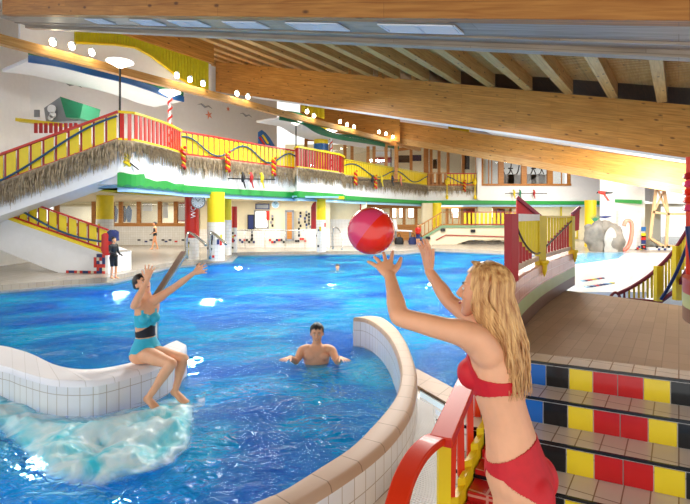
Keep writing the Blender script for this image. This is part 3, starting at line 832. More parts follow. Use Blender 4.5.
s = empty('ceiling_sign', at(163, 199.5, 30.4), 'dark hanging sign above the walking bather', 'sign')
mb = MB(); mb.box(at(163, 199.5, 30.4), 1.0, .06, .22); mb.build('board', M['navy'], s)
mb = MB(); mb.box(at(163, 199.5, 30.35), .55, .03, .05); mb.build('lettering', M['white'], s)
mb = MB(); mb.box(at(163, 197, 30.4), .03, .03, .25); mb.build('hanger', M['grey'], s)
# small mosaic tiles along the foot of the low wall
bc = {}
for i, x in enumerate([139, 146, 151, 155, 163, 166, 170, 176, 183, 190]):
    bc.setdefault(['black', 'navy', 'black', 'red'][i % 4], MB()).box(at(x, 241.5 if i % 2 else 240, 30.88), .18, .03, .1)
for m_, b in bc.items():
    o = b.build('trim_mosaic', M[m_]); o['kind'] = 'structure'
# beige wall of the middle room, Y 28.5, px 200..325; openings as bright windows
mb = MB(); a, b = at(200, 217, 29.5).x, at(330, 217, 29.5).x
mb.box(((a+b)/2, 29.6, 1.65), b-a, .2, 2.9); struct('wall_middle', mb, M['beige'])
mb = MB(); mb.box(((a+b)/2, 29.46, .75), b-a, .08, 1.1); struct('trim_wainscot', mb, M['smalltile'])
mb = MB(); mb.box((at(201, 217, 30.2).x, 30.4, 1.65), .2, 2, 2.9); struct('wall_middle', mb, M['beige'])
panel('notice_board', 256, 269, 204, 209, 29.3, M['grey'], 'grey sign above the bright doorway in the beige wall', 'sign', framed=('navy', .06))
d = panel('window_2', 255, 268, 211, 228, 29.4, M['lampwhite'], 'bright daylit opening in the middle of the beige wall', None, framed=('grey', .1)); d['kind'] = 'structure'

panel('notice_board', 248, 254, 215, 229, 29.3, M['navy'], 'dark blue framed notice left of the bright doorway', 'sign', framed=('black', .05))
panel('poster', 266, 269.5, 211, 220, 29.2, M['red'], 'slim red poster right of the bright doorway', 'poster')
c = at(275.5, 204.5, 29.4)
ck = empty('wall_clock', c, 'pale round clock high on the beige wall right of the grey sign', 'clock')
mb = MB(); disc(mb, c, .24, .05); mb.build('rim', M['white'], ck)
mb = MB(); disc(mb, c+V3(0, -.05, 0), .2, .01); mb.build('face', M['skyblue'], ck)
mb = MB(); mb.bar(c+V3(0, -.07, 0), c+V3(.1, -.07, .08), .02, .01, (0, 1, 0)); mb.bar(c+V3(0, -.07, 0), c+V3(-.06, -.07, .14), .02, .01, (0, 1, 0)); mb.build('hands', M['black'], ck)
d = panel('door_1', 286, 293, 211, 240, 29.3, M['frame'], 'brown door in the beige wall left of the yellow and white column', None, framed=('grey', .12)); d['kind'] = 'structure'
# stepped mosaic outlines on the wainscot
rnd = random.Random(3); bc = {}
for x0, x1, y in ((240, 255, 242), (270, 286, 242), (296, 306, 241)):
    x = x0
    while x < x1: bc.setdefault(rnd.choice(['black', 'navy', 'black', 'red']), MB()).box(at(x, y+rnd.choice([0, 0, -2]), 29.34), .13, .03, .13); x += 2.3
for x, y0, y1 in ((252, 229, 240), (271, 216, 228), (305, 212, 230), (299, 213, 236), (309, 214, 228)):
    y = y0
    while y < y1: bc.setdefault(rnd.choice(['black', 'navy', 'grey', 'black']), MB()).box(at(x+rnd.choice([0, 0, 1.5]), y, 29.34), .12, .03, .16); y += 3.2
for m_, b in bc.items(): o = b.build('trim_mosaic', M[m_]); o['kind'] = 'structure'
# red leaning panel beside the yellow column
mb = MB(); mb.slab([at(311, 229, 26), at(316, 229, 26), at(316, 201, 26), at(313, 203, 26), at(311, 207, 26)], (0, .1, 0)); tag(mb.build('red_screen_panel', M['darkred']), 'tall dark red panel with a slanted top left of the yellow and white column', 'panel')
# pipe railing in front of the wall
mb = MB(); mb.tube([at(225, 230, 27.5), at(305, 230.5, 27.5)], .03, 6)
for x in (225, 245, 265, 285, 305): mb.tube([at(x, 230, 27.5), V3(at(x, 230, 27.5).x, 27.5, DZ)], .025, 6)
tag(mb.build('pipe_railing', M['steel'], smooth='all'), 'long thin steel pipe railing before the beige wall', 'railing')
# right of the column: light wall Y 31
mb = MB(); a, b = at(326, 217, 31).x, at(366, 217, 31).x
mb.box(((a+b)/2, 31, 1.65), b-a, .2, 2.9); struct('wall_shower', mb, M['cream'])
mb = MB(); mb.box(((a+b)/2, 30.87, 1.05), b-a, .06, 1.7); struct('trim_wainscot', mb, M['whitetile'])
mb = MB(); mb.box(at(364, 220, 30.3), .35, .3, 2.9); struct('wall_pier', mb, M['cream'])
mb = MB(); mb.box(at(360.8, 216, 30.4), .1, .1, 2.4); tag(mb.build('red_pipe', M['red']), 'red vertical pipe left of the white pier', 'pipe')
# cafe front with timber windows
winwall('window_3', 365, 428, 204, 227, 244, 38.6, [366, 380, 391, 404, 416, 428], 'timber windows of the poolside cafe behind the ball', low='frame')
winwall('window_4', 430, 512, 203, 227, 244, 40, [430, 447, 462, 478, 495, 511], 'timber windows behind the yellow bridge railing', low='cream')
mb = MB(); mb.box((at(438, 217, 38.4).x, 38.35, 2.88), 13.5, .2, .3); struct('wall_timber_header', mb, M['frame'])
mb = MB(); mb.box((at(422, 217, 36).x+.6, 36.4, 1.65), 1.1, .7, 2.9); struct('wall_pier', mb, M['cream'])
mb = MB(); mb.box((at(485, 217, 38).x, 38.3, 1.65), 1.1, .7, 2.9); struct('wall_pier', mb, M['cream'])
room('wall_back_room', 350, 540, 40, 47, .2, 3.1, M['cream'])
for i, (x, w_, Y) in enumerate([(394, 5, 43), (402, 6, 43), (411, 6, 43), (436, 5, 43), (455, 8, 43), (489, 8, 43)]):
    d = panel('window_%d' % (5+i), x-w_/2, x+w_/2, 206, 218, Y, M['lampwhite'], 'bright far pane %s the cafe window row' % ['first in', 'second in', 'third in', 'fourth in', 'fifth in', 'last in'][i], None, framed=('frame', .1)); d['kind'] = 'structure'
for x, lab in ((469, 'left'), (499, 'right')):
    mb = MB(); p = at(x, 222, 41); mb.box(p+V3(0, 0, -.15), 1.0, .08, 2.9); tag(mb.build('red_banner', M['darkred']), 'dark red banner behind the bridge railing, the %s one' % lab, 'banner')
# sun loungers / luggage cluster at the cafe
p = at(405, 237, 33)
ch = empty('lounge_chair', p, 'pale grey lounge chair beside the cafe windows', 'chair')
mb = MB(); mb.slab([p+V3(-.7, 0, .5), p+V3(.5, 0, .45), p+V3(.5, 0, .35), p+V3(-.7, 0, .4)], (0, .7, 0)); mb.build('seat', M['white'], ch)
mb = MB(); mb.slab([p+V3(-.7, 0, .45), p+V3(-.5, 0, .45), p+V3(-.6, 0, 1.2), p+V3(-.8, 0, 1.2)], (0, .7, 0)); mb.build('backrest', M['white'], ch)
for sx in (-.6, .4):
    for sy in (.1, .6):
        mb = MB(); mb.bar(p+V3(sx, sy, .4), V3(p.x+sx, p.y+sy, DZ), .06, .06); mb.build('leg', M['grey'], ch)
for i, (x, c_, lab) in enumerate([(399, 'black', 'black bag on the deck left of the lounge chair'), (413, 'navy', 'navy bag on the deck right of the lounge chair'), (420, 'blue', 'blue bag by the foot of the bridge stairs')]):
    p = at(x, 240, 32.5); b = empty('beach_bag', V3(p.x, p.y, DZ), lab, 'bag')
    mb = MB(); mb.loft([((p.x, p.y, DZ+z), V3(rx, 0, 0), V3(0, .15, 0)) for z, rx in ((0, .28), (.2, .33), (.45, .25), (.5, .1))]); mb.build('body', M[c_], b, smooth=True)
    mb = MB(); mb.tube(smoothpath([(p.x-.15, p.y, DZ+.45), (p.x, p.y, DZ+.75), (p.x+.15, p.y, DZ+.45)], 4), .02, 6); mb.build('handle', M['black'], b)
# ================================================================== bridge on the right
zb = CZ-(226-HY)/F*33
a, b = at(443, 217, 33), at(530, 217, 33)
br = empty('footbridge', V3(a.x, 33, 0), 'cream footbridge with a low arch over the far end of the pool', 'bridge')
mb = MB()
arch = [at(452, 248, 32.5), at(458, 243.5, 32.5), at(470, 240, 32.5), at(490, 239, 32.5), at(505, 240, 32.5), at(520, 243, 32.5), at(545, 248, 32.5)]
top = [at(545, 226.5, 32.5), at(442, 226.5, 32.5), at(418, 241, 32.5), at(418, 248, 32.5)]
mb.slab(arch+top, (0, 1.6, 0)); mb.build('side_wall', M['cream'], br)
mb = MB(); mb.bar(at(442, 226.5, 32.45), at(545, 226.5, 32.45), .12, .16); mb.bar(at(442, 226.5, 32.45), at(418, 241, 32.45), .12, .16); mb.build('green_coping', plain('dull_green_paint', '#7fa07a', .5, .05), br)
mb = MB(); mb.bar(at(446, 235, 32.42), at(512, 237, 32.42), .05, .06); mb.bar(at(446, 235, 32.42), at(436, 240, 32.42), .05, .06); mb.build('red_line', M['darkred'], br)
mb = MB()
for x, y in ((443, 230), (473, 231), (428, 238), (420, 241)): mb.box(at(x, y, 32.38), .3, .1, .2)
mb.build('lamp', M['black'], br)
mb = MB(); rr = random.Random(5)
for i in range(12): mb.ell(at(466+i*3.2, 243.2, 33.2), .3, .2, .12+rr.random()*.1, n=8, k=6)
tag(mb.build('stone_edging', M['rock'], smooth=True), 'row of grey stones under the footbridge arch', 'stones', kind='stuff')
railing('bridge_railing', 'yellow slatted railing on top of the footbridge', [gp(463, 32.6), gp(530, 32.6)], lambda t: zb, .95, .16, .12, M['darkred'], M['yellow'], M['yellow'], toprail=.08)
railing('bridge_railing', 'open orange timber railing over the left end of the footbridge', [gp(443, 32.6), gp(462, 32.6)], lambda t: zb, .95, .08, .28, M['frame'], M['frame'], M['frame'], toprail=.08)
railing('bridge_railing', 'sloping orange timber railing on the footbridge stairs', [gp(419, 32.6), gp(442, 32.6)], lambda t: lerp(CZ-(240-HY)/F*32.6, zb, t), .95, .06, .2, M['frame'], M['frame'], M['frame'], toprail=.1)
# right hand beige wall below the gallery, with door
mb = MB(); a, b = at(512, 217, 39).x, at(660, 217, 39).x
mb.box(((a+b)/2, 39, 1.6), b-a, .2, 2.9); struct('wall_right_back', mb, M['cream'])
d = panel('door_2', 561, 577, 205, 238, 38.8, M['cream'], 'pale door framed in yellow right of the striped railing', None, framed=('yellow2', .12)); d['kind'] = 'structure'
# upper facade above the gallery line: windows px 482..570
Yf = Ylast+.2
def z_at(y, Y): return CZ+(HY-y)/F*Y
aX, bX = at(478, 217, Yf).x, at(642, 217, Yf).x
zsill = z_at(185.5, Yf)
mb = MB(); mb.box(((aX+bX)/2, Yf+.15, (zsill+4.4)/2), bX-aX, .2, zsill-4.4+.01); struct('wall_facade', mb, M['white'])
mb = MB(); cX = at(571, 217, Yf).x; mb.slab([(cX, Yf, zsill), (bX+1.0, Yf, 3.2), (bX+1, Yf, z_at(192, Yf)+2), (cX, Yf, z_at(175, Yf)+2.6)], (0, .2, 0)); struct('wall_facade', mb, M['white'])
o = empty('window_11', V3(aX, Yf, zsill), 'row of timber windows of the upper right gallery room'); o['kind'] = 'structure'
mb = MB(); xs_ = [482, 501, 524, 550, 569]
for x in xs_: mb.box((at(x, 217, Yf).x, Yf+.05, zsill+1.7), .42 if x in (501, 524, 550) else .2, .2, 3.4)
mb.box(((at(482, 217, Yf).x+cX)/2, Yf+.05, zsill+.06), cX-at(482, 217, Yf).x, .22, .16)
mb.box(((at(482, 217, Yf).x+cX)/2, Yf+.05, zsill+3.5), cX-at(482, 217, Yf).x, .22, .3)
for x in (489, 492, 562): mb.box((at(x, 217, Yf).x, Yf+.08, zsill+1.7), .07, .08, 3.4)
mb.build('frame', M['frame'], o)
mb = MB(); mb.box(((at(482, 217, Yf).x+cX)/2, Yf+.1, zsill+1.7), cX-at(482, 217, Yf).x, .02, 3.4); mb.build('pane', M['daypane'], o)
room('wall_upper_room', 470, 585, 40, 47, 4.4, 9, M['white'])
mb = MB(); mb.prism([(at(470, 217, 38.5).x, 38.9), (at(600, 217, 38.5).x, 38.9), (at(600, 217, 38.5).x, 47), (at(470, 217, 38.5).x, 47)], 4.3, 4.45); struct('floor_upper_room', mb, M['deck'])
# exercise bikes / chairs silhouettes behind those panes
for i, x in enumerate((506, 514, 528, 537, 545)):
    p = at(x, 185, 41); p.z = 4.45+1.2
    e_ = empty('exercise_bike', p, 'dark exercise machine behind the upper right windows, %s from the left' % ['first', 'second', 'third', 'fourth', 'last'][i], 'exercise machine', 'exercise machines behind the upper right windows')
    mb = MB(); mb.tube(smoothpath([p+V3(-.35, 0, 0), p+V3(.25, 0, .1), p+V3(.45, 0, 1.0), p+V3(.2, 0, 1.05)], 4), .05, 6); mb.build('frame', M['black'], e_)
    mb = MB(); mb.box(p+V3(-.3, 0, .55), .35, .2, .1); mb.bar(p+V3(-.3, 0, .5), p+V3(-.1, 0, .05), .06, .06); mb.build('saddle', M['black'], e_)
    mb = MB(); mb.box(p+V3(0, 0, -.6), 1.2, .5, 1.2); o = mb.build('plinth', M['white'], e_)
# white corner post
mb = MB(); mb.box((at(478.5, 217, Ylast).x, Ylast-.1, (3.4+z_at(148, Ylast))/2), .32, .32, z_at(148, Ylast)-3.4); tag(mb.build('corner_post', M['white']), 'tall white post at the right end of the gallery railings', 'post')
# upper timber and glass rooms behind the gallery, px 340..478
def upper(name, x0, x1, yt0, yt1, zb_, Y, mulls, label, dark=False):
    o = empty(name, at(x0, 217, Y), label); o['kind'] = 'structure'
    a, b = at(x0, 217, Y), at(x1, 217, Y); za, zbb = z_at(yt0, Y), z_at(yt1, Y)
    mb = MB(); w = .24
    mb.bar((a.x, Y, za), (b.x, Y, zbb), w, w); mb.bar((a.x, Y, zb_+.2), (b.x, Y, zb_+.2), w, .4)
    for x in mulls:
        t = (x-x0)/(x1-x0); mb.box((at(x, 217, Y).x, Y, (zb_+lerp(za, zbb, t))/2), w*.9, w*.8, lerp(za, zbb, t)-zb_)
    mb.build('frame', M['frame'], o)
    mb = MB(); mb.slab([(a.x, Y+.05, zb_), (b.x, Y+.05, zb_), (b.x, Y+.05, zbb), (a.x, Y+.05, za)], (0, .02, 0)); mb.build('pane', M['daypane'], o)
upper('window_12', 305, 396, 139, 144, 4.45, 33, [306, 318, 331, 345, 352, 368, 374, 386, 396], 'timber and glass shopfront on the gallery behind the red balcony')
upper('window_13', 396, 426, 150, 146, 4.45, 38.6, [397, 411, 425], 'angled glass bay on the gallery left of the glass door')
upper('window_14', 426, 478, 146, 149, 4.45, 39, [427, 431, 439, 448, 463, 477], 'tall glass doors on the gallery above the orange railing')
room('wall_upper_room', 290, 500, 37, 46, 4.4, 9, M['cream'])
mb = MB(); mb.slab([(at(300, 217, 33).x, 33, 8.2), (at(400, 217, 33).x, 33, 7.2), (at(400, 217, 33).x, 33, 9.8), (at(300, 217, 33).x, 33, 11.5)], (0, .2, 0)); struct('wall_upper_front', mb, M['glulam'])
for i, (x, y, w_, h_, Y, c_, lab) in enumerate([(404, 159, 1.0, .6, 40, 'black', 'dark picture in the upper glass bay, the left one'), (416, 158, .9, .5, 40, 'navy', 'dark picture in the upper glass bay, the right one'), (383, 154, 1.1, .35, 35, 'white', 'small white sign behind the upper shopfront'), (435, 164, .35, .8, 41, 'black', 'dark coat hanging behind the upper glass doors'), (466, 160, .6, 1.6, 41, 'black', 'tall dark figure-like banner by the white corner post'), (383, 160, 1.3, .4, 35.5, 'darkred', 'dark red counter sign behind the upper shopfront')]):
    mb = MB(); mb.box(at(x, y, Y), w_, .05, h_); tag(mb.build('picture_board', M[c_]), lab, 'picture')
# blue/green wavy canopies
def canopy(name, pts_lo, V, depth, thick, col_main, col_edge, label):
    r = empty(name, atV(pts_lo[0][0], pts_lo[0][1], V), label, 'ceiling canopy')
    P_ = smoothpath([atV(x, y, V) for x, y in pts_lo], 5)
    inn = V3(-CU, SU, 0)*depth
    mb = MB()
    for a, b in zip(P_, P_[1:]): mb.slab([a, b, b+V3(0, 0, thick), a+V3(0, 0, thick)], inn)
    mb.build('panel', M[col_main], r)
    mb = MB()
    for a, b in zip(P_, P_[1:]):
        o = V3(CU, -SU, 0)*.08; mb.slab([a+o-V3(0, 0, .05), b+o-V3(0, 0, .05), b+o+V3(0, 0, .18), a+o+V3(0, 0, .18)], -o)
    mb.build('blue_edge', M[col_edge], r)
    mb = MB(); up_ = V3(0, 0, .2)
    for i, (a, b) in enumerate(zip(P_, P_[1:])):
        t = i/len(P_); h = .28*abs(math.sin(t*5+.5))+.05; t2 = (i+1)/len(P_); h2 = .28*abs(math.sin(t2*5+.5))+.05; o = V3(CU, -SU, 0)*.04
        mb.slab([a+o+up_, b+o+up_, b+o+up_+V3(0, 0, h2), a+o+up_+V3(0, 0, h)], -o)
    mb.build('green_edge', M['darkgreen'], r)
canopy('wavy_canopy', [(28, 61), (60, 66), (95, 75), (125, 82), (150, 90), (168, 97), (183, 101)], 17.3, 2.0, .1, 'white', 'blue', 'white ceiling canopy with a wavy blue and green rim over the upper stairs')
canopy('wavy_canopy', [(279, 119), (290, 121), (303, 124), (318, 133), (340, 139), (360, 142), (378, 145), (398, 149)], 16.6, 1.6, .1, 'white', 'darkgreen', 'white ceiling canopy with a wavy green rim above the red balcony')
# spotlights on the beam
spots = [(53, 43), (72, 47), (92, 53), (177, 76), (190, 80), (203, 84), (237, 94), (248, 97), (307, 112), (314, 116), (340, 122), (347, 125), (354, 127), (379, 132), (386, 134), (393, 137)]
for i, (x, y) in enumerate(spots):
    p = atV(x, y, 16.05)
    grp = 'spotlights along the level beam'
    nth = ['first', 'second', 'third', 'fourth', 'fifth', 'sixth', 'seventh', 'eighth', 'ninth', 'tenth', 'eleventh', 'twelfth', 'thirteenth', 'fourteenth', 'fifteenth', 'last'][i]
    s = empty('spotlight', p, 'glowing spotlight clamped on the level beam, %s counted from the left' % nth, 'lamp', grp)
    mb = MB(); mb.ell(p, .09, .09, .09, n=10, k=8); mb.build('bulb', M['bulb'], s, smooth=True)
    mb = MB(); d = V3(-CU, SU, 0); mb.tube([p+d*.0+V3(0, 0, .08), p+d*.1+V3(0, 0, .16)], [.11, .05], 10); mb.build('housing', M['steel'], s, smooth=True)
    L_ = bpy.data.lights.new('spot_glow', 'POINT'); L_.energy = 4; L_.color = (1, .86, .62); L_.shadow_soft_size = .1
    lo = bpy.data.objects.new('spot_glow', L_); COL.objects.link(lo); lo.location = p+V3(CU, -SU, 0)*.25+V3(0, 0, -.2)
# lamp posts on the gallery
for i, (x, yt, yb, V, col_, lab, spiral) in enumerate([(120, 63, 112, 15.0, 'black', 'black lamp post with a glowing disc shade on the stair balcony', False), (170, 93, 118, 17, 'white', 'red and white spiral lamp post behind the balcony right end', True), (296, 122, 150, 16.8, 'black', 'slim black lamp post left of the yellow pillar', False), (331, 131, 150, 17.0, 'white', 'red and white spiral lamp post right of the yellow pillar', True), (391, 144, 160, 16.9, 'black', 'far lamp post at the right end of the green rim', False)]):
    top = atV(x, yt, V); foot = top.copy(); foot.z = ZF
    r = empty('lamp_post', foot, lab, 'lamp post')
    mb = MB(); mb.tube([foot, top], .035 if not spiral else .05, 8); mb.build('pole', M['white' if spiral else 'black'], r, smooth=True)
    if spiral:
        mb = MB(); n = 70; mb.tube([lerp(foot, top, k/n)+V3(math.cos(k*.7), math.sin(k*.7), 0)*.07 for k in range(n+1)], .04, 6); mb.build('spiral_stripe', M['red'], r)
    mb = MB(); mb.lathe((top.x, top.y, top.z-.05), [(.05, -.12), (.3, .02), (.42, .07), (.42, .1), (.2, .12)], 20); mb.build('lamp_shade', M['lampwhite'], r, smooth=True)
# yellow pillar on gallery with blue patch
c = atV(277+14, 150, 18.2)
c = at(276.5+14, 217, 27.5)
c = at(321, 130, 29.0)
o = empty('round_column', V3(c.x, c.y, ZF), 'yellow pillar on the gallery behind the red balcony', 'column')
mb = MB(); mb.lathe((c.x, c.y, 0), [(.43, ZF), (.43, 7.6)], 20); mb.build('painted_shaft', M['yellow'], o, smooth=True)
mb = MB(); mb.lathe((c.x, c.y, 0), [(.45, 6.05), (.45, 6.45)], 20); mb.build('blue_patch', M['blue'], o, smooth=True)
o.location.x = c.x
# playhouse
ph = empty('playhouse', at(70, 125, 19), 'small grey playhouse with a green sloped roof on the upper floor', 'playhouse')
mb = MB(); mb.slab([at(46, 122, 18.5), at(78, 121, 18.5), at(78, 108, 18.5), at(60, 97, 18.5), at(44, 108, 18.5)], (0, 1.0, 0)); mb.build('wall', M['grey'], ph)
mb = MB(); mb.slab([at(60, 96.5, 18.2), at(83, 104, 18.2), at(80, 118, 18.0), at(66, 117.5, 18.0)], (-.1, 1.5, .12)); mb.build('roof', M['darkgreen'], ph)
mb = MB(); mb.bar(at(18, 120, 18.3), at(62, 125, 18.3), .3, .12); mb.build('ledge', M['yellow2'], ph)
mb = MB(); disc(mb, at(52, 109, 18.42), .16, .04); disc(mb, at(53, 115, 18.42), .12, .04); disc(mb, at(51, 118, 18.42), .1, .04); mb.build('porthole', M['white'], ph)
mb = MB(); mb.box(at(37, 113.5, 18.6), .2, .05, .28); mb.build('shutter', M['grey'], ph)
mb = MB()
for k in range(9): mb.slab([at(34+k*5, 133, 18.1), at(37+k*5, 133, 18.1), at(37+k*5, 123, 18.1), at(34+k*5, 123, 18.1)], (0, .05, 0))
mb.build('fence', M['darkred'], ph)
# surfboard-like multicolour board
b = empty('surfboard', atV(266, 140, 19), 'half-round board with blue, yellow and red diagonal stripes on the upper wall', 'board')
poly = [(259, 146), (259, 132), (262, 130), (266, 133), (270, 138), (275, 146)]
mb = MB(); mb.slab([atV(x, y, 19) for x, y in poly], (-CU*.08, SU*.08, 0)); mb.build('board', M['blue'], b)
for i, (x, y, cn) in enumerate(((261, 142, 'red'), (264, 140, 'yellow'), (267, 142, 'blue'))):
    mb = MB(); p, q = atV(x-1.5, y-5, 18.95), atV(x+4, y+3.5, 18.95); mb.bar(p, q, .12, .06); mb.build('stripe', M[cn], b)
# starfish and seagulls on the wall
def star(c, r, lab, ax_u=V3(SU, CU, 0)):
    mb = MB(); pts = []
    rot = random.random()
    for k in range(10):
        a = rot+k*math.pi/5; rr = r if k % 2 == 0 else r*.32; pts.append(c+ax_u*rr*math.cos(a)+V3(0, 0, rr*math.sin(a)))
    mid = c+V3(CU, -SU, 0)*.1
    for k in range(10): mb.quad([pts[k], pts[(k+1) % 10], mid])
    mb.quad([p+V3(-CU, SU, 0)*.01 for p in pts][::-1])
    tag(mb.build('starfish', M['orangestar']), lab, 'wall decoration', 'starfish on the upper white wall')
M['orangestar'] = plain('terracotta_starfish', '#d88468', .6, .1)
for x, y, r, lab in ((83, 78, .32, 'under the blue rim of the canopy'), (148, 94, .28, 'left of the red and white spiral lamp post'), (209, 115, .36, 'largest and nearest the long yellow railing'), (134, 88, .16, 'tiny one above the red stair balcony'), (229, 101, .2, 'small one highest on the right end of the wall'), (228, 109, .2, 'small one just below the highest right one')):
    star(atV(x, y, 21.85), r*.75, 'orange starfish on the white wall, '+lab)
for x, y, lab in ((70, 85, 'left of the starfish by the canopy'), (108, 86, 'above the stair balcony'), (205, 107, 'above the largest starfish'), (246, 116, 'right end of the white wall')):
    p = atV(x, y, 21.8); mb = MB(); u_ = V3(SU, CU, 0); mb.tube([p-u_*.5+V3(0, 0, .05), p-u_*.25+V3(0, 0, .12), p, p+u_*.25+V3(0, 0, .1), p+u_*.5], [.01, .04, .06, .04, .01], 6)
    tag(mb.build('seagull', M['grey'], smooth=True), 'thin grey seagull shape on the white wall, '+lab, 'wall decoration', 'seagulls on the upper white wall')
# hanging ornaments on thatch
orn = [(125, 154, 14.85, 'yellow', 'yellow rope knot with a dark stick at the corner of the stair balcony'), (181, 158, 16.0, 'rw', 'right of the stair balcony'), (226, 162, 16.0, 'rw', 'second along the gallery fringe'), (272, 167, 16.0, 'rw', 'left of the red balcony'), (354, 178, 16.0, 'rw', 'just right of the red balcony'), (374, 182, 16.0, 'rw', 'above the ball'), (463, 186, 'F', 'rw', 'on the far corner fringe')]
for x, y, V, kind, lab in orn:
    p = atV(x, y, V) if V != 'F' else at(x, y, Ylast-.2)
    p = p+V3(CU, -SU, 0)*.12
    r = empty('hanging_ornament', p, lab if kind == 'yellow' else 'red and yellow twisted ornament on the straw fringe '+lab, 'ornament', 'ornaments hanging on the straw fringe')
    n = 40; mb = MB(); s = .42
    mb.tube([p+V3(math.cos(k*.5)*.07, math.sin(k*.5)*.07, s-2*s*k/n) for k in range(n+1)], .06, 7); mb.build('twisted_rope', M['yellow' if kind == 'yellow' else 'red'], r, smooth=True)
    mb = MB(); mb.tube([p+V3(math.cos(k*.5+3)*.07, math.sin(k*.5+3)*.07, s-2*s*k/n) for k in range(n+1)], .04, 7); mb.build('second_strand', M['yellow2'], r, smooth=True)
    if kind == 'yellow': mb = MB(); mb.bar(p+V3(.1, 0, -.3), p+V3(.38, 0, -.52), .04, .04); mb.build('stick', M['black'], r)
# birds on rods
def birds(x0, x1, y, pf, specs, lab):
    p, q = pf(x0, y), pf(x1, y+ (1 if x0 < 300 else 0))
    mb = MB(); mb.tube([p, q], .03, 6); tag(mb.build('perch_rod', M['black']), 'thin dark perch rod on the gallery front '+lab, 'perch', 'perch rods on the gallery front')
    for (x, cn, w) in specs:
        c = lerp(p, q, (x-x0)/(x1-x0)); r = empty('bird_figure', c, '%s bird figure perched on the rod %s' % (w, lab), 'bird figure', 'bird figures on the perch rods')
        mb = MB(); mb.loft([(c+V3(dx, -.02, dz), V3(rr, 0, 0), V3(0, rr, 0)) for dx, dz, rr in ((-.02, -.16, .03), (0, -.04, .085), (.02, .09, .09), (.01, .18, .06), (-.02, .25, .065), (-.03, .31, .03))]); mb.build('body', M[cn], r, smooth=True)
        mb = MB(); mb.slab([c+V3(-.03, 0, -.1), c+V3(.06, 0, -.1), c+V3(.12, 0, -.42), c+V3(.07, 0, -.42)], (0, .05, 0)); mb.build('tail', M[cn], r)
        mb = MB(); mb.tube([c+V3(-.05, -.02, .26), c+V3(-.13, -.02, .22)], [.04, .01], 6); mb.build('beak', M['yellow2'], r)
birds(228, 275, 178.5, lambda x, y: atV(x, y, 15.8), [(242, 'black', 'black'), (250, 'darkred', 'dark red'), (261, 'yellow2', 'yellow')], 'left of the red balcony')
birds(359, 405, 180, lambda x, y: atV(x, y, 15.8), [(371, 'black', 'small black'), (380, 'yellow2', 'small yellow'), (391, 'black', 'second small black'), (400, 'orangestar', 'small orange')], 'above the ball')
birds(505, 547, 193.5, lambda x, y: at(x, y, Ylast-.25), [(514, 'yellow2', 'yellowish'), (520, 'darkgreen', 'green'), (534, 'darkred', 'red')], 'on the far right wall')
# hanging drop lines on far gallery
for x, lab in ((447, 'left'), (475, 'right')):
    p = at(x, 178, Ylast-.2); mb = MB(); mb.tube([p+V3(0, 0, 0), p+V3(0, 0, -1.4)], .04, 6); mb.ell(p+V3(0, 0, -.3), .15, .15, .25, n=8, k=6); mb.ell(p+V3(0, 0, -1.5), .12, .12, .18, n=8, k=6)
    tag(mb.build('hanging_garland', M['yellow'], smooth=True), 'thin yellow garland hanging at the far gallery corner, the %s one' % lab, 'garland', 'garlands at the far gallery corner')
# ceiling downlights under gallery
dl = []
for i in range(12):
    p = along([gV(150, 17.0), gV(425, 17.0)], (i+.5)/12); dl.append(p)
for i, p in enumerate(dl):
    mb = MB(); mb.lathe((p.x, p.y, 3.0), [(.09, -.015), (.09, .02)], 14); tag(mb.build('downlight', M['bulb']), 'small round downlight in the blue gallery soffit', 'lamp', 'downlights in the gallery soffit')

# ================================================================== right-hand background
# artificial rock
rk = empty('rock_fountain', at(603, 251, 26), 'grey artificial rock with white cascade by the shallow pool', 'rock')
def blob(name, c, rx, ry, rz, mat, parent, seed, amp=.25, n=28, k=18, sc=1.2):
    mb = MB(); mb.ell(c, rx, ry, rz, n=n, k=k); o = mb.build(name, mat, parent, smooth='all')
    for v in o.data.vertices:
        d = (v.co-Vector(c)); nn = noise.fractal(v.co*sc+V3(seed, 0, 0), 1, 2, 4); v.co += d*nn*amp
    return o
blob('boulder', at(596, 240, 26), .62, .6, .95, M['rock'], rk, 1, .45)
blob('boulder', at(611, 241, 26), .65, .6, 1.0, M['rock'], rk, 4, .45)
blob('boulder', at(603, 229, 26.2), .75, .5, .4, M['rock'], rk, 8, .5)
blob('cascade', at(611, 243, 25.55), .38, .12, .8, plain('pale_rock', '#b9b5ad', .7, .12, scale=5, bump=.6), rk, 12, .3)
mb = MB(); mb.tube(smoothpath([at(623, 251, 26), at(629, 245, 26), at(632, 232, 26), at(631, 222, 26), at(626, 221, 26), at(624, 226, 26)], 6), [.11]*31, 8)
tag(mb.build('slide_arch', plain('salmon_paint', '#f0806a', .4, .05), smooth='all'), 'salmon red curved slide edge right of the artificial rock', 'slide')
p = at(605, 217, 26)
mb = MB(); mb.tube([p-V3(.3, 0, 0), p, p+V3(.35, 0, .03)], [.03, .09, .02], 6); tag(mb.build('bird_figure', M['navy'], smooth=True), 'small blue bird figure on top of the artificial rock', 'bird figure')
pl = empty('plant_tuft', at(596, 221, 26), 'spiky green plant tuft on top of the rock left side', 'plant')
mb = MB()
for k in range(9): mb.tube([at(595, 222, 26), at(595, 222, 26)+V3((k-4)*.08, 0, .45-.03*abs(k-4))], [.03, .005], 5)
mb.build('leaves', M['darkgreen'], pl)
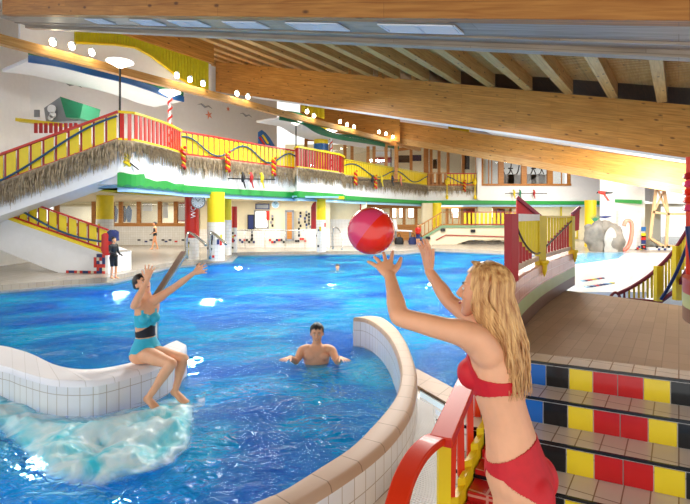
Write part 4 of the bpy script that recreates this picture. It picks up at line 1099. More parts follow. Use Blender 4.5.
# red parrot
p = at(603, 193, 27); PS = lambda x, y, z: V3(x*.72, y, z*.72); r = empty('parrot_figure', p, 'red parrot figure with a dark wing on the green band at the right', 'bird figure')
mb = MB(); mb.loft([(p+PS(dx, 0, dz), PS(0, 0, rr), PS(0, rr*.8, 0)) for dx, dz, rr in ((-.42, .05, .04), (-.34, .08, .1), (-.2, .03, .13), (.05, 0, .15), (.3, .02, .1), (.42, .03, .04))]); mb.build('body', M['red'], r, smooth=True)
mb = MB(); mb.slab([p+PS(.05, -.1, .1), p+PS(.75, -.12, .06), p+PS(.6, -.12, -.05), p+PS(.1, -.12, -.1)], (0, .04, 0)); mb.build('wing', M['black'], r)
mb = MB(); mb.slab([p+PS(.05, 0, -.1), p+PS(.2, 0, -.1), p+PS(.55, 0, -.62), p+PS(.35, 0, -.6)], (0, .05, 0)); mb.build('tail', M['ball'], r)
mb = MB(); mb.tube([p+PS(-.4, 0, .06), p+PS(-.5, 0, -.02)], [.05, .01], 6); mb.build('beak', M['black'], r)
# white side wall of the hall right, then gable window px 645..700
Yg = 27.0
mb = MB(); a, b = at(622, 217, 30).x, at(646, 217, 28).x
mb.slab([(at(600, 217, 34).x, 34, 0), (at(645, 217, 28).x, 28, 0), (at(645, 217, 28).x, 28, z_at(183, 28)+1.2), (at(600, 217, 34).x, 34, z_at(180, 34)+1.5)], (.1, .2, 0)); struct('wall_right', mb, M['white'])
mb = MB(); mb.bar(at(608, 200.5, 33.0), at(641, 202, 28.2), .1, .22); struct('trim_green', mb, M['green'])
mb = MB(); mb.slab([(at(620, 245, 27.7).x, 27.8, .2), (at(642, 245, 27.5).x, 27.6, .2), (at(642, 217, 27.5).x, 27.6, 2.2), (at(620, 217, 27.7).x, 27.8, 2.4)], (0, .3, 0)); struct('wall_low_right', mb, M['whitetile'])
o = empty('window_15', at(650, 217, Yg), 'large bright gable window with timber frame at the right edge'); o['kind'] = 'structure'
mb = MB()
def fbar(x0, y0, x1, y1, w=.12): mb.bar(at(x0, y0, Yg), at(x1, y1, Yg), w, w)
fbar(650, 238, 656, 190); fbar(656, 190, 664, 190); fbar(664, 190, 668, 214); fbar(668, 214, 652, 212); fbar(668, 214, 666, 250); fbar(668, 214, 705, 214); fbar(658, 190, 668, 214, .08); fbar(664, 190, 655, 210, .08)
fbar(650, 238, 666, 248); fbar(666, 246, 705, 246); fbar(704, 185, 704, 250); fbar(656, 187, 704, 197)
mb.build('frame', plain('pale_frame_wood', '#e8bd8c', .5, .06), o)
mb = MB(); mb.slab([at(650, 247, Yg+.1), at(705, 247, Yg+.1), at(705, 186, Yg+.1), at(650, 186, Yg+.1)], (0, .02, 0)); mb.build('pane', M['daypane'], o)
mb = MB(); mb.box(at(680, 251, Yg)+V3(0, 0, -.2), 3.6, .3, .8); struct('wall_window_sill', mb, M['white'])
# mosaic tower of coloured squares on the wall
bc = {}
for i, (cn, y) in enumerate((('blue', 229), ('yellow2', 235), ('red', 238), ('navy', 242), ('black', 247))): bc.setdefault(cn, MB()).box(at(643.5, y, 27.2), .26, .03, .24)
for i in range(7): bc.setdefault(['black', 'red', 'navy', 'yellow2'][i % 4], MB()).box(at(636+i*1.6, 250-(i % 3)*1.5, 27.1), .12, .03, .12)
for i in range(7): bc.setdefault(['black', 'navy', 'red'][i % 3], MB()).box(at(657+i*2.0, 247+(i % 3)*2.4, 26.6), .12, .03, .12)
for m_, b in bc.items(): o = b.build('trim_mosaic', M[m_]); o['kind'] = 'structure'
# right deck with shallow pool
# ================================================================== near basin walls
def basinwall(inner, outer, z, zb, name, capmat, sidemat, label, roundend=True):
    o = empty(name, V3(outer[0].x, outer[0].y, 0), label, 'basin wall')
    n = 60
    I = smoothpath(inner, 8); O = smoothpath(outer, 8)
    I = [along(I, i/n) for i in range(n+1)]; O = [along(O, i/n) for i in range(n+1)]
    bev = .025
    mb = MB(); u = 0; LI = 0
    cross = []
    for i in range(n+1):
        a, b = V3(I[i].x, I[i].y, 0), V3(O[i].x, O[i].y, 0); d = (b-a).normalized()
        prof = [(a, z-.06), (a+d*.008, z-.02), (a+d*bev, z), (b-d*bev*1.5, z), (b-d*.012, z-.02), (b, z-.06)]
        cross.append([V3(p.x, p.y, zz) for p, zz in prof])
    for i in range(n):
        L = ((O[i+1]-O[i]).length+(I[i+1]-I[i]).length)/2
        for k in range(5):
            mb.quad([cross[i][k], cross[i+1][k], cross[i+1][k+1], cross[i][k+1]], [(u, .02+k*.05), (u+L, .02+k*.05), (u+L, .07+k*.05), (u, .07+k*.05)])
        u += L
    mb.quad(cross[0]); mb.quad(cross[-1][::-1])
    mb.build('coping', M[capmat], o, smooth=True)
    mb = MB(); ribbon(mb, I, zb, z-.06, flip=False); ribbon(mb, O, zb, z-.06, flip=True)
    for k, fl in ((0, False), (-1, True)):
        q = [(I[k].x, I[k].y, zb), (O[k].x, O[k].y, zb), (O[k].x, O[k].y, z-.06), (I[k].x, I[k].y, z-.06)]
        w = [(0, zb), (.3, zb), (.3, z-.06), (0, z-.06)]; mb.quad(q, w)
    mb.build('tiled_sides', M[sidemat], o)
    return o
ZR = .45
inn = [onz(x, y, ZR) for x, y in ((353, 317.5), (364, 318.5), (375, 324), (386, 334), (394, 347), (400, 367), (398, 387), (390, 403), (370, 426), (348, 447), (317, 467), (281, 489), (250, 502), (215, 516), (170, 532))]
out = [onz(x, y, ZR) for x, y in ((372, 315.5), (384, 317.5), (396, 326), (405, 338), (411, 350), (416.5, 367), (417, 385), (412, 408), (396, 433), (373, 455), (342, 477), (306, 499), (272, 517), (235, 534), (185, 556))]
basinwall(inn, out, ZR, -1.35, 'curved_basin_wall', 'capR', 'walltile', 'curved white tiled basin wall with beige coping in the middle foreground')
ZL = .39
frn = [onz(x, y, ZL) for x, y in ((-120, 352), (-60, 358), (0, 366), (20, 372), (45, 379), (67, 381.5), (93, 381), (110, 378), (127, 373.5), (148, 367.5), (168, 360), (180, 352), (187, 345.5))]
bck = [onz(x, y, ZL) for x, y in ((-120, 332), (-60, 337), (0, 345), (18, 349), (33, 354), (54, 364), (75, 368.5), (95, 368.5), (112, 366), (133, 361), (152, 352), (166, 344), (176, 340))]
basinwall(bck, frn, ZL, -1.35, 'curved_seat_wall', 'capL', 'walltile', 'low white tiled curved wall the sitting woman is perched on')
# foam
poly = [(-60, 388), (0, 396), (25, 405), (47, 416), (70, 420), (93, 419), (133, 410), (160, 404), (187, 396), (193, 412), (194, 430), (190, 447), (167, 467), (140, 481), (100, 489), (60, 486), (37, 475), (20, 453), (0, 432), (-60, 420)]
def sdf(x, y):
    ins = False; dmin = 1e9; n = len(poly)
    for i in range(n):
        x0, y0 = poly[i]; x1, y1 = poly[(i+1) % n]
        if (y0 > y) != (y1 > y) and x < (x1-x0)*(y-y0)/(y1-y0)+x0: ins = not ins
        dx, dy = x1-x0, y1-y0; t = max(0, min(1, ((x-x0)*dx+(y-y0)*dy)/(dx*dx+dy*dy))); dmin = min(dmin, math.hypot(x-x0-t*dx, y-y0-t*dy))
    return dmin if ins else -dmin
mb = MB(); NX, NY = 130, 85; dens = []
for j in range(NY+1):
    for i in range(NX+1):
        x = -60+265*i/NX; y = 386+112*j/NY; p = onz(x, y, .02); d = sdf(x, y)
        if y < 425 and d < 0 and j < NY*.4: d = max(d, -2)
        q = max(0, min(1, d/14))
        h = .04+.09*q*(.6+noise.fractal(V3(p.x*3, p.y*3, 0), 1, 2, 4))
        mb.v.append((p.x, p.y, h)); dens.append(max(-1, min(1, d/10+(.0 if y < 440 else -.25*(y-440)/48))))
for j in range(NY):
    for i in range(NX):
        a = j*(NX+1)+i; ds = [dens[k] for k in (a, a+1, a+NX+2, a+NX+1)]
        if max(ds) > -.9: mb.f.append([a, a+1, a+NX+2, a+NX+1]); mb.uv.append(None); mb.m.append(0)
o = mb.build('foaming_water', M['foam'], smooth='all', fix=False)
a_ = o.data.attributes.new('foam_cover', 'FLOAT', 'POINT')
for i, d in enumerate(dens): a_.data[i].value = d
tag(o, 'white and turquoise foaming water bubbling in front of the seat wall', 'foam', kind='stuff')
# ================================================================== walkway and right basin edge
e = V3(.894, -.447, 0); n_ = V3(.447, .894, 0)
cp = [onz(x, y, .12) for x, y in ((380, 352), (416, 371), (459, 394), (520, 432))]
mb = MB(); mb.prism([(p.x, p.y) for p in (onz(300, 560, .12), V3(3.2, .2, 0), V3(5, 1.2, 0), onz(620, 460, .12), cp[3], cp[2], cp[1], onz(405, 372, .12), onz(405, 410, .12), onz(380, 440, .12), onz(340, 470, .12))][::1], -1.3, .12); struct('floor_walkway', mb, M['tread'])
def strip(pts0, pts1, z, h, mat, name, label=None):
    mb = MB()
    for (a, b), (c, d) in zip(zip(pts0, pts0[1:]), zip(pts1, pts1[1:])):
        q = [V3(a.x, a.y, z), V3(b.x, b.y, z), V3(d.x, d.y, z), V3(c.x, c.y, z)]; mb.hexa(q, [p+V3(0, 0, h) for p in q])
    return struct(name, mb, mat, label)
dirc = (cp[2]-cp[1]).normalized(); nc = V3(-dirc.y, dirc.x, 0)
def cpl(t, s, z=0): return V3(cp[1].x, cp[1].y, z)+dirc*t+nc*s
strip([cpl(.02, 0), cpl(1.6, 0)], [cpl(.05, -.32), cpl(1.6, -.32)], .12, .035, M['capR'], 'trim_pool_coping')
for k, (s0, s1, m_) in enumerate(((-.32, -.36, 'black'), (-.36, -.45, 'skyblue'), (-.45, -.49, 'black'), (-.49, -.56, 'blue'), (-.56, -.62, 'black'))):
    strip([cpl(.1-s0*1.5, s0), cpl(1.6, s0)], [cpl(.1-s1*1.5, s1), cpl(1.6, s1)], .12, .012, M[m_], 'trim_mosaic_strip')
for k in range(5):
    mb = MB(); q = cpl(1.15+k*.13, -.70, .12); mb.slab([q, q+dirc*.1, q+dirc*.06-nc*.14, q-dirc*.04-nc*.14], (0, 0, .012)); struct('trim_mosaic_diamond', mb, M['skyblue' if k % 2 else 'navy'])
# slatted gutter grate, strip of thin bars
g = empty('overflow_grate', onz(425, 440, .13), 'pale slatted gutter grate between the curved basin wall and the red handrail', 'grate')
A0, A1 = onz(413, 398, .125), onz(398, 545, .125); B0, B1 = onz(434, 408, .125), onz(446, 560, .125)
mb = MB(); mb.slab([A0, B0, B1, A1], (0, 0, .006)); mb.build('tray', M['beige'], g)
mb = MB()
for k in range(85):
    t = (k+.5)/85; a, b = lerp(A0, A1, t), lerp(B0, B1, t); mb.bar(a+V3(0, 0, .014), b+V3(0, 0, .014), .013, .014)
mb.build('bars', M['white'], g)
mb = MB(); mb.bar(B0+V3(0, 0, .012), B1+V3(0, 0, .012), .02, .02); mb.bar(A0+V3(0, 0, .012), A1+V3(0, 0, .012), .02, .02); mb.build('edge', M['black'], g)

# ================================================================== tiled steps and terrace
c0 = 3.757; TR = .265; RS = .17
def sp(c, t, z): return V3(e.x*t+n_.x*c, e.y*t+n_.y*c, z)   # coordinate t along e
tL, tR = -.72, 2.2
# t for a pixel at distance c: intersection
def tpx(px, c):
    d = (px-HX)/F; Y = c/(n_.x*d+n_.y); return V3(d*Y, Y, 0).dot(e)
st = empty('tiled_steps', sp(c0-4*TR, .5, .12), 'wide tiled steps with coloured square tiles rising to the brown terrace', 'steps')
tl = [tpx(470, c0-k*TR) for k in range(6)]
t_left = min(tl); t_right = tpx(820, c0)
colseq = ['blue', 'black', 'yellow2', 'red', 'red', 'yellow2', 'black', 'blue']
M['tile_blue'] = plain('blue_glazed_tile', '#1468c4', .18, .05); M['tile_black'] = plain('black_glazed_tile', '#11161a', .15, .1)
M['tile_yellow2'] = plain('yellow_glazed_tile', '#ecd226', .18, .04); M['tile_red'] = plain('red_glazed_tile', '#c41418', .18, .05)
phase = tpx(535, c0)   # centre of the blue tile under the hair
for k in range(6):
    z = 1.0-k*RS; c = c0-k*TR
    if z < .16: break
    # solid body of the step
    mb = MB(); a, b = sp(c, t_left, 0), sp(c, t_right, 0); d, f = sp(c+TR+.02, t_right, 0), sp(c+TR+.02, t_left, 0)
    if k == 0: d, f = sp(c+.22, t_right, 0), sp(c+.22, t_left, 0)
    mb.prism([(p.x, p.y) for p in (a, b, d, f)], -1.3, z)
    mb.build('step', M['tread'], st)
    # grouted riser with dark nosing strip and coloured tiles
    mb = MB(); mb.bar(sp(c-.004, t_left, z-.008), sp(c-.004, t_right, z-.008), .014, .018); mb.build('nosing_strip', M['tile_black'], st)
    mb = MB(); mb.bar(sp(c-.002, t_left, z-.0935), sp(c-.002, t_right, z-.0935), .004, .152); mb.build('grout', M['whitetile'], st)
    W = .150; bc = {}
    i = -8; rt = MB()
    rmats = [M['tile_blue'], M['tile_black'], M['tile_yellow2'], M['tile_red']]; order = ['blue', 'black', 'yellow2', 'red']
    while True:
        t = phase+i*W
        if t > t_right-.1: break
        if t > t_left+.1:
            rt.mi = order.index(colseq[i % 8]); rt.box(sp(c-.008, t, z-.0935), W-.006, .012, .143, math.atan2(e.y, e.x))
        i += 1
    rt.build('riser_tiles', rmats, st, fix=False)
# terrace slab
tb = [onz(x, y, 1.0) for x, y in ((505, 356), (513, 345), (522, 330), (533, 317), (547, 304), (567, 290))]
tback = [onz(x, y, 1.0) for x, y in ((600, 294.5), (640, 300), (684, 306), (760, 318))]
pl = [sp(c0+.2, t_left, 0), sp(c0+.2, t_right, 0), tback[3]]+[tback[2], tback[1], tback[0]]+offs([V3(p.x, p.y, 0) for p in tb], -.14)[::-1]
mb = MB(); mb.prism([(p.x, p.y) for p in pl], .2, 1.0-.001); struct('floor_terrace', mb, M['terrace'])
mb = MB(); mb.prism([(p.x*1.002, p.y*1.002) for p in pl], -1.3, .2); struct('wall_terrace_base', mb, M['smalltile'])
# curved kerb left of the terrace
def kerb(name, path, label, zs=(1.0, 1.14, 1.28, 1.49), th=.28, side=1, topm='orange'):
    o = empty(name, V3(path[0].x, path[0].y, 1.0), label, 'kerb')
    P_ = smoothpath([V3(p.x, p.y, 0) for p in path], 6)
    for (z0, z1, m_, nm) in ((zs[0], zs[1], M['kerbbrown'], 'brown_band'), (zs[1], zs[2], M['kerbgreen'], 'green_band'), (zs[2], zs[3], M['pinktile'] if side > 0 else M['kerbred'], 'upper_band')):
        mb = MB(); of = offs(P_, -th*side)
        for i in range(len(P_)-1):
            q = [V3(P_[i].x, P_[i].y, z0), V3(P_[i+1].x, P_[i+1].y, z0), V3(of[i+1].x, of[i+1].y, z0), V3(of[i].x, of[i].y, z0)]
            mb.hexa(q, [p+V3(0, 0, z1-z0) for p in q])
        mb.build(nm, m_, o)
    return o
M['kerbbrown'] = plain('brown_kerb_paint', '#6d4a3c', .4, .06); M['kerbgreen'] = plain('pale_green_kerb_paint', '#a9b884', .4, .05); M['kerbred'] = plain('brick_red_kerb_paint', '#a8452c', .35, .06)
kp = [onz(x, y, 1.0) for x, y in ((509, 350), (513, 345), (522, 330), (533, 317), (547, 304), (567, 290), (575, 285))]
kerb('terrace_kerb', kp, 'curved kerb with brown, green and pink bands on the left of the terrace')
# striped railing on kerb
kpm = offs(smoothpath([V3(p.x, p.y, 0) for p in kp], 6), -.06)
# keep only px > 512
def px_of(p): return HX+p.x/p.y*F
path = [p for p in kpm if px_of(p) > 511]
rl = empty('striped_railing', V3(path[0].x, path[0].y, 1.49), 'yellow and red striped railing with swooping black rope and square red post', 'railing')
p0 = path[0].copy(); mb = MB(); mb.box((p0.x-.02, p0.y-.05, 1.78), .085, .085, .60, R(30)); mb.build('square_post', M['darkred'], rl)
N_ = 20; zt = 2.045
def zcat(t): return 1.63+.38*((t-.38)/.62)**1.15 if t > .38 else 1.63+.38*((.38-t)/.38)**1.7
for i in range(N_):
    t = (i+.8)/N_; p = along(path, t); a = along(path, max(0, t-.01)); b = along(path, min(1, t+.01)); d = (b-a).normalized()
    zc = zcat(t)
    mb = MB(); mb.bar(V3(p.x, p.y, zc), V3(p.x, p.y, zt), .030, .012, (d.x, d.y, 0)); mb.build('slat', M['yellow2'], rl)
    if zc > 1.66: mb = MB(); mb.bar(V3(p.x, p.y, 1.58), V3(p.x, p.y, zc), .03, .016, (d.x, d.y, 0)); mb.build('baluster', M['darkred'], rl)
mb = MB()
ts = [i/30 for i in range(31)]; q = []
for t in ts:
    p = along(path, t); q.append(V3(p.x+.02, p.y-.03, zcat(t)))
mb.tube(q, .011, 6); mb.build('rope', M['black'], rl)
mb = MB()
for a, b in zip(ts, ts[1:]): A_, B_ = along(path, a), along(path, b); mb.bar(V3(A_.x, A_.y, zt+.01), V3(B_.x, B_.y, zt+.01), .06, .025)
mb.build('top_rail', M['yellow2'], rl)
mb = MB(); A_, B_ = along(path, .04), along(path, .4); mb.bar(V3(A_.x, A_.y-.05, zt+.0), V3(B_.x, B_.y-.05, zt+.0), .02, .07); mb.build('white_board', M['white'], rl)
mb = MB()
for a, b in zip(ts, ts[1:]): A_, B_ = along(path, a), along(path, b); mb.bar(V3(A_.x, A_.y, 1.57), V3(B_.x, B_.y, 1.57), .05, .05)
mb.build('bottom_rail', M['capR'], rl)
for t, w in ((.42, .15), (.98, .09)):
    p = along(path, t)
    mb = MB(); mb.box((p.x+.01, p.y-.04, 1.76), w, .06, .60, R(40)); mb.build('post', M['yellow2'], rl)
    mb = MB(); mb.lathe((p.x+.03, p.y-.1, 1.5), [(.004, -.14), (.03, -.07), (.035, 0), (.05, .02), (.05, .05)], 8); mb.build('pendant', M['yellow'], rl)
# slanted red screens behind the railing
for i, (pts, Y, lab) in enumerate([([(517, 218), (541, 217), (524, 203), (517, 197)], 11, 'dark red slanted screen rising behind the square red post'), ([(572, 232), (579, 230), (580, 207), (572, 214)], 13, 'narrow red slanted screen right of the striped railing')]):
    mb = MB(); mb.slab([at(x, y, Y) for x, y in pts], (0, .06, 0)); 
    r = empty('slanted_screen', at(pts[0][0], pts[0][1], Y), lab, 'screen'); mb.build('panel', M['darkred'], r)
    mb = MB(); a, b = (pts[3], pts[1]) if i == 0 else (pts[2], pts[3]); mb.bar(at(a[0], a[1], Y-.03), at(b[0], b[1], Y-.03), .07, .07); mb.build('edge_rail', M['maroon'], r)
    foot = at(pts[0][0]+3, pts[0][1], Y); mb = MB(); mb.box((foot.x, Y+.1, (foot.z+.2)/2), .03, .03, foot.z-.2); mb.build('post', M['white'], r)
# drum with banded wall at the right edge
o = empty('curved_drum_wall', V3(4.4, 4.4, 1.0), 'curved drum wall with brown, green and red bands at the right edge of the terrace', 'wall drum')
for z0, z1, m_, nm in ((1.0, 1.14, 'kerbbrown', 'brown_band'), (1.14, 1.28, 'kerbgreen', 'green_band'), (1.28, 1.43, 'kerbred', 'red_band')):
    mb = MB(); mb.lathe((4.47, 4.4, 0), [(1.13, z0), (1.13, z1)], 48); mb.build(nm, M[m_], o, smooth=True)
# rail rising on the right behind the terrace
rr = empty('rising_railing', at(625, 300, 6.9), 'yellow barred railing with a maroon top rail climbing to the right edge', 'railing')
rp = [(617, 294, 7.0), (628, 289, 6.9), (640, 282, 6.8), (650, 275, 6.7), (658, 268, 6.6), (670, 256, 6.4), (681, 241, 6.2), (692, 222, 6.0), (705, 196, 5.8)]
P_ = smoothpath([at(*q) for q in rp], 5)
mb = MB(); mb.tube(P_, .028, 8); mb.build('top_rail', M['maroon'], rr, smooth=True)
mb = MB(); mb.tube(smoothpath([at(611, 300, 7.0), at(611, 296, 7.0), at(615, 292.5, 7.0), at(619, 295, 7.0), at(620, 301, 7.0)], 5), .02, 8); mb.build('end_loop', M['maroon'], rr, smooth=True)
nb = 26
for i in range(nb):
    t = (i+.5)/nb; p = along(P_, t); pxx = px_of(p); zbt = 2.05-(298-HY)/F*p.y if pxx < 660 else 2.05-(300-(pxx-660)*1.3-HY)/F*p.y
    mb = MB(); mb.bar(V3(p.x, p.y, zbt), p, .03, .015, (1, 0, 0)); mb.build('baluster', M['yellow2'] if pxx > 625 else M['maroon'], rr)
for x, yt, yb, Y in ((658, 266, 301, 6.6), (677, 246, 300, 6.3)):
    mb = MB(); mb.bar(at(x, yb, Y-.05), at(x, yt, Y-.05), .075, .075); mb.build('post', M['yellow2'], rr)
mb = MB(); mb.tube(smoothpath([at(661, 299, 6.4), at(670, 285, 6.2), at(681, 262, 6.0), at(692, 232, 5.8)], 5), .02, 8); mb.build('rope', M['navy'], rr, smooth=True)
for i in range(2):
    pass
mb = MB()
q = [at(620, 299, 6.95), at(640, 300, 6.8), at(660, 302, 6.6), at(676, 290, 6.3), at(692, 262, 6.0)]
for a, b in zip(q, q[1:]): mb.bar(a, b, .04, .04)
mb.build('bottom_rail', M['maroon'], rr)
# white sculpted slide side under the rail
mb = MB(); mb.slab([V3(at(650, 306, 7.2).x, 7.2, .2), V3(at(700, 306, 7.2).x, 7.2, .2), at(700, 262, 7.2), at(680, 280, 7.2), at(665, 294, 7.2)], (0, .4, 0)); tag(mb.build('water_slide', M['white']), 'white slide side panel under the climbing railing', 'slide')
# colourful totem at right edge
r = empty('painted_totem', at(688, 300, 5.2), 'tall pole with stacked red, pink and orange shapes at the right edge of the photo', 'totem')
base = at(689, 217, 5.2)
mb = MB(); mb.tube([V3(base.x, base.y, 1.43), V3(base.x, base.y, 2.7)], .03, 8); mb.build('pole', M['orangered'], r)
for i, (y, m_) in enumerate(((176, 'darkred'), (184, 'pink'), (192, 'ball'), (200, 'orangered'), (208, 'pink'))):
    z = z_at(y, 5.2); mb = MB(); mb.lathe((base.x, base.y, z), [(.01, -.05), (.06, -.02), (.05, .02), (.01, .05)], 10); mb.build('shape', M[m_], r, smooth=True)
mb = MB(); mb.tube([V3(base.x+.02, base.y-.03, 1.55), V3(base.x-.03, base.y-.03, 1.95)], .03, 8); mb.build('blue_wrap', M['navy'], r, smooth=True)
# lower deck behind the terrace
M['brightdeck'] = tile('bright_deck_tiles', '#dfe2e6', '#d8dce2', '#cfd2d6', .3, .3, .006, .2)
mb = MB(); mb.prism([(p.x, p.y) for p in (onz(567, 292, .19), onz(780, 292, .19), V3(24, 27.4, 0), V3(16, 30, 0), onz(560, 254, .19), onz(556, 262, .19), onz(566, 272, .19))], -1.3, .19); struct('floor_right_deck', mb, M['brightdeck'])
mb = MB(); mb.prism([(p.x, p.y) for p in (onz(566, 265, .2), onz(590, 262, .2), onz(618, 258, .2), onz(626, 252.5, .2), onz(585, 253, .2), onz(572, 257, .2))], .15, .215); tag(mb.build('shallow_water', M['shallow'] if 'shallow' in M else M['skyblue']), 'light blue shallow pool at the foot of the rock', 'water', kind='stuff')
bc = {}; rnd = random.Random(9)
for (x0, y0, x1, y1) in ((583, 281, 602, 278), (587, 287, 612, 283), (568, 264, 584, 261)):
    for k in range(9):
        t = k/8; bc.setdefault(rnd.choice(['blue', 'yellow2', 'red', 'skyblue', 'navy']), MB()).box(onz(lerp(x0, x1, t), lerp(y0, y1, t), .2), .1, .1, .03)
for m_, b in bc.items(): o = b.build('trim_mosaic_dots', M[m_]); o['kind'] = 'structure'

# ================================================================== red handrail in the foreground
hr = empty('foreground_handrail', at(440, 504, 2.5), 'glossy orange-red handrail with yellow post and red bars beside the throwing woman', 'railing')
def board(pts, w, th, name, mat):
    """flat board following points; width w across, horizontal, thickness th"""
    mb = MB(); P_ = [Vector(p) for p in pts]; L_, R_ = [], []
    for i, p in enumerate(P_):
        a = P_[max(0, i-1)]; b = P_[min(len(P_)-1, i+1)]; d = (b-a).normalized(); s = d.cross(V3(0, 0, 1)).normalized(); up = s.cross(d)
        L_.append((p-s*w/2+up*th/2, p-s*w/2-up*th/2)); R_.append((p+s*w/2+up*th/2, p+s*w/2-up*th/2))
    for i in range(len(P_)-1):
        mb.quad([L_[i][0], R_[i][0], R_[i+1][0], L_[i+1][0]]); mb.quad([L_[i][1], L_[i+1][1], R_[i+1][1], R_[i][1]])
        mb.quad([L_[i][0], L_[i+1][0], L_[i+1][1], L_[i][1]]); mb.quad([R_[i][0], R_[i][1], R_[i+1][1], R_[i+1][0]])
    mb.quad([L_[0][0], L_[0][1], R_[0][1], R_[0][0]]); mb.quad([L_[-1][0], R_[-1][0], R_[-1][1], L_[-1][1]])
    o = mb.build(name, mat, hr, smooth=True)
    md = o.modifiers.new('bevel', 'BEVEL'); md.width = .006; md.segments = 2; md.limit_method = 'ANGLE'
    return o
board(smoothpath([at(388, 540, 2.05), at(397, 504, 2.15), at(405, 478, 2.25), at(417, 456, 2.36), at(430, 443, 2.46), at(438, 439, 2.54)], 5), .10, .04, 'curved_top_rail', M['orangered'])
board([at(441, 442, 2.50), at(474, 368, 3.3), at(486, 342, 3.8)], .12, .055, 'straight_top_rail', M['orangered'])
mb = MB(); mb.bar(at(443.5, 520, 2.55), at(444, 443, 2.55), .065, .05, (0, 1, 0)); mb.bar(V3(at(443.5, 520, 2.55).x, 2.55, .12), at(443.5, 519, 2.55), .065, .05, (0, 1, 0)); mb.build('post', M['yellow'], hr)
for (x0, y0, x1, y1, Y) in ((451, 500, 453, 430, 2.65), (461, 476, 460, 405, 2.85), (470, 458, 470, 385, 3.1), (477, 428, 478, 370, 3.35)):
    mb = MB(); mb.bar(at(x0, y0, Y), at(x1, y1, Y), .038, .03, (0, 1, 0)); mb.build('baluster', M['orangered'], hr)
mb = MB(); A_ = at(450, 512, 2.62); B_ = at(487, 412, 3.35)
N_ = 6
for i in range(N_):
    a, b = lerp(A_, B_, i/N_), lerp(A_, B_, (i+1)/N_); zt_ = max(a.z, b.z)
    mb.slab([V3(a.x, a.y, a.z-.12), V3(b.x, b.y, a.z-.12), V3(b.x, b.y, b.z+.03), V3(a.x, a.y, b.z+.03)], (.05, .02, 0))
mb.build('yellow_stringer', M['yellow'], hr)
# red tiled steps under it
rs = empty('red_tiled_steps', at(480, 500, 2.6), 'red tiled steps half hidden between the handrail and the throwing woman', 'steps')
for i in range(5):
    t0 = i/5; a = lerp(A_, B_, t0); b = lerp(A_, B_, t0+.22)
    mb = MB(); mb.prism([(a.x+.05, a.y), (a.x+.30, a.y-.12), (b.x+.30, b.y-.12), (b.x+.05, b.y)], .12, max(.2, a.z-.02)); mb.build('step', M['redtile'], rs)
# ================================================================== people
def evalmesh(o):
    dg = bpy.context.evaluated_depsgraph_get(); ev = o.evaluated_get(dg); me = bpy.data.meshes.new_from_object(ev); return me
def axes(d, side):
    d = d.normalized(); x = (side-d*side.dot(d))
    if x.length < 1e-4: x = d.orthogonal()
    x.normalize(); return x, d.cross(x)
def limb(mb, pts, rs, side=V3(1, 0, 0), flat=1.0, k=5):
    """tapered rounded chain: radius list per point; interpolated smoothly, rounded ends"""
    P_ = [Vector(p) for p in pts]; Q = smoothpath(P_, k); rr = []
    for i in range(len(rs)-1):
        for j in range(k):
            t = j/k; t = t*t*(3-2*t); rr.append(rs[i]*(1-t)+rs[i+1]*t)
    rr.append(rs[-1]); rings = []
    d0 = (Q[1]-Q[0]).normalized(); d1 = (Q[-1]-Q[-2]).normalized()
    for a in (.95, .8, .5): rings.append((Q[0]-d0*rr[0]*a*.8, d0, rr[0]*math.sqrt(1-a*a)))
    for i, q in enumerate(Q):
        d = (Q[min(len(Q)-1, i+1)]-Q[max(0, i-1)]).normalized(); rings.append((q, d, rr[i]))
    for a in (.5, .8, .95): rings.append((Q[-1]+d1*rr[-1]*a*.8, d1, rr[-1]*math.sqrt(1-a*a)))
    out = []; s = side
    for c, d, r in rings:
        x, y = axes(d, s); out.append((c, x*r, y*r*flat)); s = x
    mb.loft(out)
def torso(mb, rows):
    """rows: centre, side vec, half width, front vec, half depth"""
    rows = [list(r) for r in rows]; n = len(rows); out = []
    for i in range(n-1):
        r0, r1, r2, r3 = rows[max(0, i-1)], rows[i], rows[i+1], rows[min(n-1, i+2)]
        for j in range(5):
            t = j/5
            def cr(a, b, c, d): return .5*((2*b)+(c-a)*t+(2*a-5*b+4*c-d)*t*t+(3*b-a-3*c+d)*t**3)
            c = cr(r0[0], r1[0], r2[0], r3[0]); s = cr(r0[1], r1[1], r2[1], r3[1]).normalized(); w = cr(r0[2], r1[2], r2[2], r3[2]); f = cr(r0[3], r1[3], r2[3], r3[3]).normalized(); d = cr(r0[4], r1[4], r2[4], r3[4])
            out.append((c, s*w, f*d))
    r = rows[-1]; out.append((r[0], r[1].normalized()*r[2], r[3].normalized()*r[4]))
    mb.loft(out)
